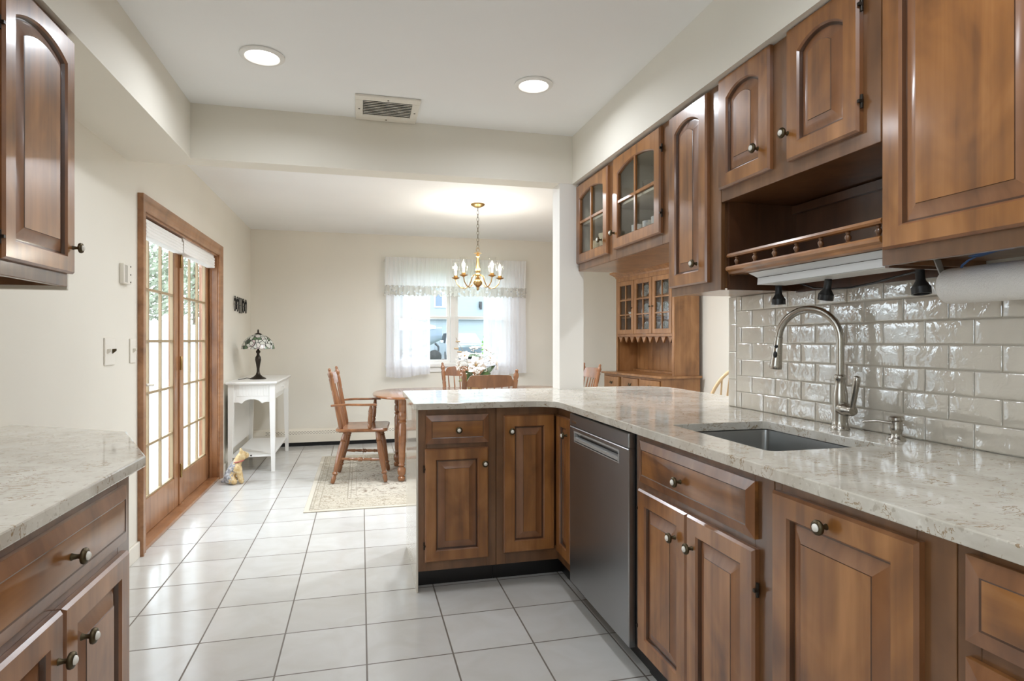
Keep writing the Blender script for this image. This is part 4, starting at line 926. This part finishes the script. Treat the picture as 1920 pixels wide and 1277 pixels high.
MB().lathe([(.074,0),(.074,.006),(.066,.012),(.040,.026),(.022,.045),(.014,.07),(.013,.10),(.020,.15),(.028,.19),(.026,.215),(.014,.235),(.012,.25),(.020,.262),(.021,.275),(.012,.285),(.008,.29),(.008,.40)], (LX,LY,LZ), 24).build('base', M['bronze'], t, smooth=40)
def tiffany():
    m = mat('stained_glass', (.6,.6,.55), .2); v = coords(m); nt = m.node_tree
    vo = N(m, 'ShaderNodeTexVoronoi', feature='DISTANCE_TO_EDGE'); vo.inputs['Scale'].default_value = 26; LK(m, v, vo.inputs['Vector'])
    vc = N(m, 'ShaderNodeTexVoronoi'); vc.inputs['Scale'].default_value = 26; LK(m, v, vc.inputs['Vector'])
    se = N(m, 'ShaderNodeSeparateColor'); LK(m, vc.outputs['Color'], se.inputs[0])
    c = ramp(m, se.outputs[0], [(0,(.55,.56,.50)), (.35,(.66,.62,.58)), (.5,(.62,.50,.50)), (.62,(.10,.16,.09)), (.78,(.05,.08,.05)), (.9,(.6,.6,.55))])
    m.node_tree.nodes[-1].color_ramp.interpolation = 'CONSTANT' if m.node_tree.nodes[-1].bl_idname == 'ShaderNodeValToRGB' else None
    ld = math2(m, 'LESS_THAN', vo.outputs['Distance'], .055)
    LK(m, mix(m, ld, c, (.01,.012,.01)), bs(m).inputs['Base Color']); bs(m).inputs['Transmission Weight'].default_value = .0
    return m
m = MB(); SH = [(.030,.440),(.060,.432),(.095,.412),(.125,.380),(.147,.340),(.155,.305)]
n = 36; L = [[(LX+r*math.cos(2*PI*k/n),LY+r*math.sin(2*PI*k/n),LZ+h-(.008*abs(math.sin(9*2*PI*k/n/2)) if j == len(SH)-1 else 0)) for k in range(n)] for j,(r,h) in enumerate(SH)]
L2 = [[((x-LX)*.975+LX,(y-LY)*.975+LY,z-.003) for x,y,z in l] for l in L[::-1]]
m.loops(L+L2, cap0=False, cap1=False); sh = m.build('lamp_shade', tiffany(), t, smooth=60)
m = MB(); m.lathe([(.032,.438),(.034,.444),(.020,.452),(.006,.458),(.008,.466),(.010,.474),(.004,.488),(.001,.492)], (LX,LY,LZ), 16); m.build('finial', M['bronze'], t, smooth=40)
MB().tube([(LX-.06,LY-.03,LZ+.008),(LX-.10,LY-.02,LZ+.012),(LX-.14,LY-.05,LZ+.004),(LX-.165,LY-.09,LZ+.003)], .003, 6).build('cord', M['black'], t)
# dog figurine
def skinmesh(name, verts, edges, mt, loc, rz, sub=2):
    me = bpy.data.meshes.new(name); me.from_pydata([v[:3] for v in verts], edges, []); me.materials.append(mt)
    o = bpy.data.objects.new(name, me); C.objects.link(o)
    s = o.modifiers.new('skin', 'SKIN'); s.use_smooth_shade = True
    for i, v in enumerate(verts):
        sv = me.skin_vertices[0].data[i]; r = v[3]; sv.radius = (r, r) if not isinstance(r, tuple) else r; sv.use_root = (i == 0)
    ss = o.modifiers.new('sub', 'SUBSURF'); ss.levels = sub; ss.render_levels = sub
    return o
def furmat():
    m = mat('painted_terrier_coat', (.6,.45,.25), .75); v = coords(m)
    tc = N(m, 'ShaderNodeTexCoord'); sp = N(m, 'ShaderNodeSeparateXYZ'); LK(m, tc.outputs['Object'], sp.inputs[0])
    nz = noise(m, v, 28, 4, 1)
    f = math2(m, 'ADD', math2(m, 'ADD', math2(m, 'MULTIPLY', sp.outputs['X'], 9), math2(m, 'MULTIPLY', sp.outputs['Z'], -1.3)), math2(m, 'MULTIPLY', nz, 1.3))
    tan = ramp(m, noise(m, v, 40, 4), [(.35,(.55,.36,.15)), (.65,(.72,.58,.34))])
    gry = ramp(m, noise(m, v, 55, 4), [(.35,(.16,.16,.17)), (.65,(.52,.52,.53))])
    k = ramp(m, f, [(.14,(0,0,0)), (.22,(1,1,1))])
    LK(m, mix(m, k, gry, tan), bs(m).inputs['Base Color']); bump(m, noise(m, coords(m, (60,60,14)), 1, 4, 1), .9, .012); return m
t = thing('dog_figurine', 'small sitting terrier figurine on the floor by the console table', 'figurine', (-1.02, 5.50, 0), .15)
V = [(-.06,0,.055,.055),(-.035,0,.12,.050),(-.005,0,.175,.038),(.02,0,.215,.036),(.045,0,.235,.038),(.075,0,.232,.026),(.092,0,.226,.016),
     (.005,.035,.13,.028),(.02,.038,.07,.022),(.03,.038,.018,.020),(.05,.038,.012,.014),
     (.005,-.035,.13,.028),(.02,-.038,.07,.022),(.03,-.038,.018,.020),(.05,-.038,.012,.014),
     (-.05,.05,.04,.034),(.0,.062,.018,.018),(-.05,-.05,.04,.034),(.0,-.062,.018,.018),
     (-.10,0,.03,.018),(-.125,.01,.018,.012),
     (.03,.026,.262,.015),(.022,.034,.295,.006),(.03,-.026,.262,.015),(.022,-.034,.295,.006)]
E_ = [(0,1),(1,2),(2,3),(3,4),(4,5),(5,6),(1,7),(7,8),(8,9),(9,10),(1,11),(11,12),(12,13),(13,14),(0,15),(15,16),(0,17),(17,18),(0,19),(19,20),(4,21),(21,22),(4,23),(23,24)]
b = skinmesh('body', V, E_, furmat(), None, 0); b.parent = t; LOC[b.name] = LOC[t.name]
m = MB()
for sy in (-1,1): m.ball((.068,sy*.018,.252), .0055, n=8, m=6)
m.ball((.106,0,.228), .0075, n=8, m=6); m.build('eyes_and_nose', M['black'], t, local=True, smooth=60)
m = MB(); m.tube([(.0075+.043*math.cos(a), .041*math.sin(a), .188+.008*math.cos(a)) for a in [2*PI*i/24 for i in range(25)]], .006, 8); m.build('collar', mat('red_collar', (.42,.13,.10), .6), t, local=True, smooth=60)

# ------------------------------------------------------------------ flowers on the table
FXc, FYc, FZ = 1.02, 5.44, .7412
t = thing('flower_arrangement', 'white silk flowers in a low gold pot on the dining table', 'flowers', (FXc, FYc, FZ))
MB().lathe([(.05,0),(.055,.004),(.075,.05),(.085,.10),(.09,.12),(.084,.12),(.07,.06),(.001,.05)], (FXc,FYc,FZ), 24).build('pot', mat('gilt_pot', (.62,.50,.28), .45, .2), t, smooth=40)
petm = mat('silk_petal', (.84,.80,.73), .6); leafm = mat('silk_leaf', (.045,.075,.02), .45); leafo = mat('olive_leaf', (.20,.18,.05), .5); twig = mat('dried_twig', (.34,.25,.15), .8)
def blossom(c, d, r, npet=6):
    d = Vector(d).normalized(); u = d.orthogonal().normalized(); b = d.cross(u); c = Vector(c); m = MB()
    for k in range(npet):
        a = 2*PI*k/npet+random.uniform(-.15,.15); e = u*math.cos(a)+b*math.sin(a); s = d.cross(e); R = r*random.uniform(.9,1.08)
        L = [[c+e*(R*q)+s*(R*.42*math.sin(PI*(.15+.85*q)*.96)*k2)+d*(R*(.32*q-.30*q*q)+R*.16*k2*k2-.002*th) for k2 in (-1,-.5,0,.5,1)] for q in (.05,.3,.55,.8,1.0) for th in (0,)]
        m.loops(L, closed=False)
    m.mi = 1; m.ball(c+d*r*.08, r*.14, n=8, m=5)
    o = m.build('blossom', [petm, mat('stamen', (.30,.18,.06), .7)], t, smooth=180, normals=False)
    s = o.modifiers.new('solid', 'SOLIDIFY'); s.thickness = .0012
    return o
for c, d, r in (((-.01,-.10,.25),(-.05,-1,.1),.088), ((-.10,-.04,.33),(-.5,-.6,.7),.06), ((.13,-.05,.31),(.7,-.6,.5),.062), ((.20,.0,.25),(.9,-.3,.2),.06), ((0,.02,.40),(-.1,-.2,1),.055), ((.12,.05,.38),(.5,-.2,.9),.055), ((-.14,.03,.24),(-.9,-.4,.2),.05)):
    blossom((FXc+c[0],FYc+c[1],FZ+c[2]), d, r)
def leaf(c, tip, wd, mt):
    c, tip = Vector(c), Vector(tip); e = tip-c; s = e.cross(Vector((0,-.8,.6))).normalized(); nn = s.cross(e).normalized(); m = MB()
    m.loops([[c+e*q+s*(wd*math.sin(PI*min(1,q*.97+.02))*k2)+nn*(.02*math.sin(PI*q)+.012*k2*k2) for k2 in (-1,0,1)] for q in (0,.15,.35,.55,.75,.9,1.0)], closed=False)
    o = m.build('leaf', mt, t, smooth=180, normals=False); s_ = o.modifiers.new('solid', 'SOLIDIFY'); s_.thickness = .001; return o
for tip, wd, mt in (((.20,-.06,.11),.04,leafo), ((.12,-.16,.17),.04,leafm), ((-.13,-.12,.13),.045,leafm), ((-.02,-.17,.11),.045,leafm), ((.05,-.15,.13),.04,leafm), ((-.16,-.05,.10),.04,leafo), ((.16,.08,.16),.035,leafm), ((-.08,.1,.18),.035,leafm), ((.19,-.03,.24),.03,leafm)):
    leaf((FXc+tip[0]*.2,FYc+tip[1]*.2,FZ+.11), (FXc+tip[0],FYc+tip[1],FZ+tip[2]), wd, mt)
for k in range(16):
    a = random.uniform(0, 2*PI); rr_ = random.uniform(.10,.22); h = random.uniform(.18,.40); e = Vector((FXc+rr_*math.cos(a), FYc+rr_*.8*math.sin(a), FZ+h)); m = MB()
    m.tube([(FXc,FYc,FZ+.11), ((FXc+e.x)/2,(FYc+e.y)/2,FZ+.09+h*.6), e], .0014, 5)
    m.mi = 1
    for q in range(7): m.ball(e+Vector((random.uniform(-.035,.035),random.uniform(-.035,.035),random.uniform(-.03,.03))), .0065, n=6, m=4)
    m.build('filler_sprig', [leafm, petm], t)
m = MB(); m.tube([(FXc-.02,FYc,FZ+.11),(FXc-.10,FYc-.03,FZ+.36),(FXc-.17,FYc-.05,FZ+.46),(FXc-.185,FYc-.06,FZ+.50)], .0022, 5)
for p in ((-.165,-.05,.465),(-.18,-.05,.40),(-.15,-.05,.37)): m.ball((FXc+p[0],FYc+p[1],FZ+p[2]), .03, (.8,.3,.35), 8, 5)
m.build('dried_stem', twig, t)

# ------------------------------------------------------------------ chandelier
CX, CY = 1.05, 5.45
t = thing('chandelier', 'brass chandelier with five glass hurricane shades over the dining table', 'chandelier', (CX, CY, ZC))
MB().lathe([(.012,-.035),(.03,-.030),(.058,-.016),(.066,-.006),(.066,-.0005)], (CX,CY,ZC), 28).build('canopy', M['brass'], t, smooth=40)
m = MB(); nl = 12; z0, z1 = ZC-.032, 2.07
for k in range(nl):
    zc = z0+(z1-z0)*(k+.5)/nl; hl = (z0-z1)/nl*.62; pp = []
    for i in range(13):
        a = 2*PI*i/12; s = .0095*math.cos(a); pp.append((CX+(s if k%2 else 0), CY+(0 if k%2 else s), zc+hl*math.sin(a)))
    m.tube(pp, .0018, 5)
m.build('chain', M['abrass'], t, smooth=60)
m = MB(); m.tube([(CX+.014*math.cos(2*PI*i/14),CY,2.055+.02*math.sin(2*PI*i/14)) for i in range(15)], .0028, 6)
m.lathe([(.003,2.036),(.008,2.03),(.036,2.026),(.038,2.022),(.012,2.014),(.014,2.005),(.018,1.998),(.012,1.99),(.013,1.96),(.017,1.90),(.024,1.868),(.022,1.85),(.014,1.84),(.016,1.83),(.026,1.826),(.026,1.818),(.012,1.812),(.018,1.80),(.012,1.795)], (CX,CY,0), 20); m.build('column', M['brass'], t, smooth=40)
m = MB(); m.ball((CX,CY,1.755), .042, n=24, m=12); m.lathe([(.020,1.715),(.012,1.708),(.010,1.70),(.013,1.692),(.006,1.682),(.001,1.676)], (CX,CY,0), 14); m.build('ball', M['brass'], t, smooth=60)
for k in range(5):
    a = math.radians(36+72*k)-PI/2-.19; ux, uy = math.cos(a), math.sin(a); P = lambda r, z: (CX+ux*r, CY+uy*r, z)
    ar = MB().tube([P(.012,1.82),P(.035,1.825),P(.055,1.81),P(.065,1.77),P(.085,1.725),P(.125,1.70),P(.17,1.71),P(.205,1.745),P(.218,1.79)], .0052, 8).build('arm', M['brass'], t, smooth=60)
    c = P(.218,0)
    MB().lathe([(.006,1.785),(.016,1.79),(.036,1.80),(.038,1.804),(.014,1.804),(.019,1.810),(.019,1.822),(.016,1.824)], c, 18).build('candle_cup', M['brass'], ar, smooth=40)
    MB().lathe([(.010,1.8245),(.010,1.865),(.008,1.866)], c, 12).build('candle_sleeve', M['ivory'], ar, smooth=40)
    MB().lathe([(.007,1.866),(.013,1.882),(.013,1.895),(.007,1.915),(.001,1.932)], c, 12).build('bulb', M['bulb'], ar, smooth=60)
    MB().lathe([(.018,1.825),(.030,1.845),(.036,1.875),(.033,1.91),(.029,1.93),(.033,1.955),(.0385,1.965),(.037,1.965),(.0315,1.952),(.0275,1.93),(.0315,1.91),(.0345,1.875),(.0285,1.846),(.018,1.827)], c, 24, False).build('glass_shade', M['shade'], ar, smooth=60)
    lamp('candle_glow', 'POINT', (ux*.218, uy*.218, 1.90-ZC), 7.5, .02, (1,.95,.86), t)

# ------------------------------------------------------------------ outdoors
grass = mat('grass', (.17,.32,.07), .95); LK(grass, ramp(grass, noise(grass, coords(grass), 8, 5), [(.3,(.085,.12,.05)), (.7,(.17,.22,.10))]), bs(grass).inputs['Base Color'])
conc = mat('pale_paving', (.42,.415,.40), .9); asph = mat('driveway_concrete', (.40,.40,.395), .9)
struct(MB().loops([[(-14,y,z) for y,z in ((-4,-.16),(9,-.16),(12,-.05),(20,.22),(60,.22))], [(-1.37,y,z) for y,z in ((-4,-.16),(9,-.16),(12,-.05),(20,.22),(60,.22))], ], closed=False).build('ground_patio', conc))
struct(MB().loops([[(x,y,z) for y,z in ((7.43,-.16),(9,-.16),(12,-.05),(20,.22),(60,.22))] for x in (-1.37,30)], closed=False).build('ground_lawn', grass))
struct(MB().loops([[(x,y,z) for y,z in ((27.2,.235),(33,.235))] for x in (1.0,30)], closed=False).build('ground_driveway', asph))
vinyl = mat('white_vinyl', (.5,.51,.52), .4)
def fence(y0, n, label):
    t = thing('vinyl_fence', label, 'fence', (-5.2, y0, -.16))
    for k in range(n+1):
        y = y0+k*1.8; MB().loops([[(-5.2+sx*a,y+sy*a,z) for sx,sy in ((-1,-1),(1,-1),(1,1),(-1,1))] for a,z in ((.06,-.16),(.06,1.82),(.08,1.82),(.08,1.86),(.01,1.95))]).build('post', vinyl, t)
        if k < n:
            m = MB(); m.box(-5.22,-5.18,y+.06,y+1.74,-.08,.05); m.box(-5.22,-5.18,y+.06,y+1.74,1.42,1.52)
            for j in range(11): m.box(-5.212,-5.188,y+.065+j*.152,y+.20+j*.152,.05,1.80-.09*math.sin(PI*(j+.5)/11))
            m.build('panel', vinyl, t)
fence(7.4, 11, 'white vinyl picket fence outside the glass doors')
def tree(x, y, h, r, seed, label, gz=-.16, pale=False):
    random.seed(seed); t = thing('garden_tree', label, 'tree', (x,y,gz), group='trees beyond the fence')
    m = MB(); m.tube([(x,y,gz),(x+.05,y,gz+h*.3),(x-.05,y+.05,gz+h*.6),(x,y,gz+h*.85)], [.14,.11,.07,.03], 8); m.build('trunk', mat('bark', (.16,.12,.09), .9), t)
    m = MB()
    for k in range(2600):
        a, b_ = random.uniform(0,2*PI), random.uniform(-1,1); q = random.random()**.4; s = math.sqrt(1-b_*b_)
        c = Vector((x+r*q*s*math.cos(a), y+r*q*s*math.sin(a), gz+h*.62+h*.38*q*b_)); d = Vector((random.uniform(-1,1),random.uniform(-1,1),random.uniform(-1,1))).normalized(); e = d.orthogonal().normalized()*.11; f_ = d.cross(e).normalized()*.06
        m.loops([[c-e, c+f_, ], [c-f_, c+e]], closed=False)
    m.build('foliage', mat('foliage', (.27,.31,.23) if not pale else (.25,.36,.16), .8), t, normals=False)
tree(-7.6, 23.0, 5.4, 1.8, 1, 'leafy tree behind the fence, seen through the nearer glass door')
tree(-7.0, 28.5, 6.4, 2.0, 2, 'taller leafy tree behind the fence, seen through the farther glass door')
tree(-11.5, 25.0, 6.8, 2.2, 3, 'leafy tree set farther back behind the fence, between the other two')
# neighbour's house
def siding(name, c):
    m = mat(name, c, .6); tc = N(m, 'ShaderNodeTexCoord'); sp = N(m, 'ShaderNodeSeparateXYZ'); LK(m, tc.outputs['Object'], sp.inputs[0])
    f = math2(m, 'FRACT', math2(m, 'MULTIPLY', sp.outputs['Z'], 5.5)); bump(m, f, .6, .02); return m
t = thing('neighbour_house', 'pale blue sided house across the driveway, seen through the window', 'house', (6, 33, .22))
MB().box(-4, 18, 33, 40, .22, 6.2).build('wall', siding('pale_siding', (.26,.31,.33)), t)
MB().loops([[(-4.6,y,z),(18.6,y,z)] for y,z in ((32.3,6.1),(36.5,8.2),(40.7,6.1),(36.5,8.05),(32.3,5.95),(32.3,6.1))], closed=False).build('roof', mat('roof_shingle', (.25,.25,.26), .9), t)
MB().box(-4, 18, 32.75, 33.0, 2.38, 2.52).build('eave_band', mat('white_fascia', (.36,.375,.38), .6), t)
w_ = MB().box(3.9, 4.95, 32.94, 33.02, 3.03, 3.95).build('window', M['white'], t)
MB().box(3.97, 4.34, 32.92, 32.945, 3.10, 3.88).build('pane', mat('dark_pane', (.10,.14,.20), .1), w_); MB().box(4.45, 4.87, 32.92, 32.945, 3.10, 3.88).build('pane', mat('teal_pane', (.25,.38,.40), .1), w_)
g_ = MB().box(4.3, 7.4, 32.96, 33.0, .24, 1.78).build('garage_door', mat('garage_door_paint', (.25,.285,.30), .6), t)
m = MB()
for k in range(5): m.box(4.3, 7.4, 32.95, 32.965, .24+k*.32, .255+k*.32)
m.build('panel_joints', mat('joint_grey', (.4,.45,.48), .7), g_)
m = MB(); m.box(6.42,6.58,32.9,33.0,3.05,3.4); m.loops([[(6.50+.07*math.cos(a),32.84+.05*math.sin(a),z) for a in [2*PI*i/8 for i in range(8)]] for z in (2.95,3.25)]); m.build('porch_lamp', M['black'], t)
# boat on a trailer
BF = lambda p: (p.x-1.53, p.y-1.6, p.z)
t = thing('motor_boat', 'white and grey motor boat on a trailer outside the window', 'boat', (1.7, 25.6, .235))
L = []
for k in range(9):
    q = k/8; x = .6+3.95*q+.35*q*q; wd = 1.05*(1-max(0,(q-.45)/.55)**2.0)+.02; kl = .55+.72*max(0,(q-.45)/.55)**2; sh_ = 1.58+.16*q*q
    L.append([(x,27.2-wd,sh_),(x,27.2-wd*.93,sh_-.28),(x,27.2-wd*.70,kl+.28*(1-q)+.12),(x,27.2,kl),(x,27.2+wd*.70,kl+.28*(1-q)+.12),(x,27.2+wd*.93,sh_-.28),(x,27.2+wd,sh_),(x,27.2,sh_+.06)])
MB(BF).loops(L).build('hull', mat('grey_gelcoat', (.22,.26,.34), .2), t, smooth=40)
L = [[(x,27.2-a,z0_),(x,27.2-a*.8,z1_),(x,27.2+a*.8,z1_),(x,27.2+a,z0_)] for x,a,z0_,z1_ in ((1.0,.95,1.6,2.25),(2.6,.95,1.62,2.3),(3.9,.75,1.66,2.0),(4.6,.3,1.72,1.82))]
MB(BF).loops(L).build('cabin', mat('white_gelcoat', (.80,.82,.84), .25), t, smooth=30)
m = MB(BF); m.box(.8,4.3,27.1,27.3,.50,.62); m.box(1.6,1.75,26.3,28.1,.45,.57); m.tube([(4.2,27.2,.56),(4.75,27.2,.56),(4.75,27.2,.95),(4.6,27.2,1.1)], .05, 8); m.box(3.9,4.05,26.85,27.55,.55,.66); m.tube([(4.0,27.0,.6),(4.0,27.0,.24)], .05, 8); m.build('trailer', mat('dark_trailer_steel', (.06,.07,.08), .5, .5), t)
for y in (26.25, 28.15):
    MB(BF).lathe([(.14,0),(.30,.05),(.33,.3),(.33,.7),(.30,.95),(.14,1.0)], (1.7,y-.1,.565), 20, p1=(1.7,y+.1,.565)).build('wheel', M['black'], t, smooth=40)
MB(BF).lathe([(.14,0),(.27,.05),(.29,.3),(.29,.7),(.27,.95),(.14,1.0)], (4.55,26.8,.53), 20, p1=(4.55,27.0,.53)).build('wheel', M['black'], t, smooth=40)
# pickup truck facing the window
TF = lambda p: (p.x, p.y, .235+(p.z-.235)*.82)
t = thing('pickup_truck', 'silver pickup truck parked facing the dining window', 'truck', (4.72, 27.4, .235))
body = mat('silver_paint', (.30,.335,.36), .2, .4); tx = 4.72
MB(TF).loops([[(tx-.92*s,y,.60),(tx+.92*s,y,.60),(tx+.95*s,y,.95),(tx+.90*s,y,1.22+dz),(tx-.90*s,y,1.22+dz),(tx-.95*s,y,.95)] for y,s,dz in ((26.9,.96,-.06),(27.1,1,0),(28.2,1,.06),(31.8,1,.06))]).build('body', body, t, smooth=30)
MB(TF).loops([[(tx-a,y,z),(tx+a,y,z)] for y,z,a in ((28.05,1.27,.86),(28.75,1.86,.70),(30.0,1.86,.70),(30.4,1.27,.86))], closed=False).build('cab_roof', body, t)
MB(TF).loops([[(tx-.80,28.06,1.30),(tx+.80,28.06,1.30),(tx+.66,28.70,1.81),(tx-.66,28.70,1.81)],[(tx-.80,28.09,1.30),(tx+.80,28.09,1.30),(tx+.66,28.73,1.81),(tx-.66,28.73,1.81)]]).build('windshield', mat('windshield_glass', (.35,.46,.50), .05), t)
MB(TF).box(tx-.62, tx+.62, 26.86, 26.93, .78, 1.06).build('grille', mat('dark_grille', (.10,.13,.16), .4), t)
for s in (-1,1): MB(TF).box(tx+s*.76-.12, tx+s*.76+.12, 26.86, 26.92, .84, 1.06).build('headlight', mat('lamp_glass', (.7,.75,.78), .1), t)
MB(TF).box(tx-.95, tx+.95, 26.72, 26.88, .52, .72).build('bumper', M['steell'], t, bevel=.02)
for s in (-1,1):
    MB(TF).box(tx+s*1.02-.09, tx+s*1.02+.09, 28.2, 28.3, 1.28, 1.44).build('mirror', body, t, bevel=.02)
    for y in (27.7, 31.0): MB(TF).lathe([(.2,0),(.34,.05),(.37,.3),(.37,.7),(.34,.95),(.2,1.0)], (tx+s*.82-.12,y,.605), 20, p1=(tx+s*.82+.12,y,.605)).build('wheel', M['black'], t, smooth=40)
m = MB(); random.seed(5)
for k in range(900):
    a, b_ = random.uniform(0,2*PI), random.uniform(-1,1); q = random.random()**.4; s = math.sqrt(1-b_*b_)
    c = Vector((5.35+.42*q*s*math.cos(a), 24.6+.5*q*s*math.sin(a), .95+.75*q*b_)); d = Vector((random.uniform(-1,1),random.uniform(-1,1),random.uniform(-1,1))).normalized(); e = d.orthogonal().normalized()*.09; f_ = d.cross(e).normalized()*.05
    m.loops([[c-e, c+f_], [c-f_, c+e]], closed=False)
t = thing('garden_shrub', 'bright green shrub beside the pickup truck outside', 'shrub', (5.35, 24.6, .22))
m.build('foliage', mat('bright_foliage', (.22,.42,.10), .8), t, normals=False); MB().tube([(5.35,24.6,.22),(5.35,24.6,.9)], .05, 6).build('stem', mat('shrub_bark', (.2,.15,.1), .9), t)
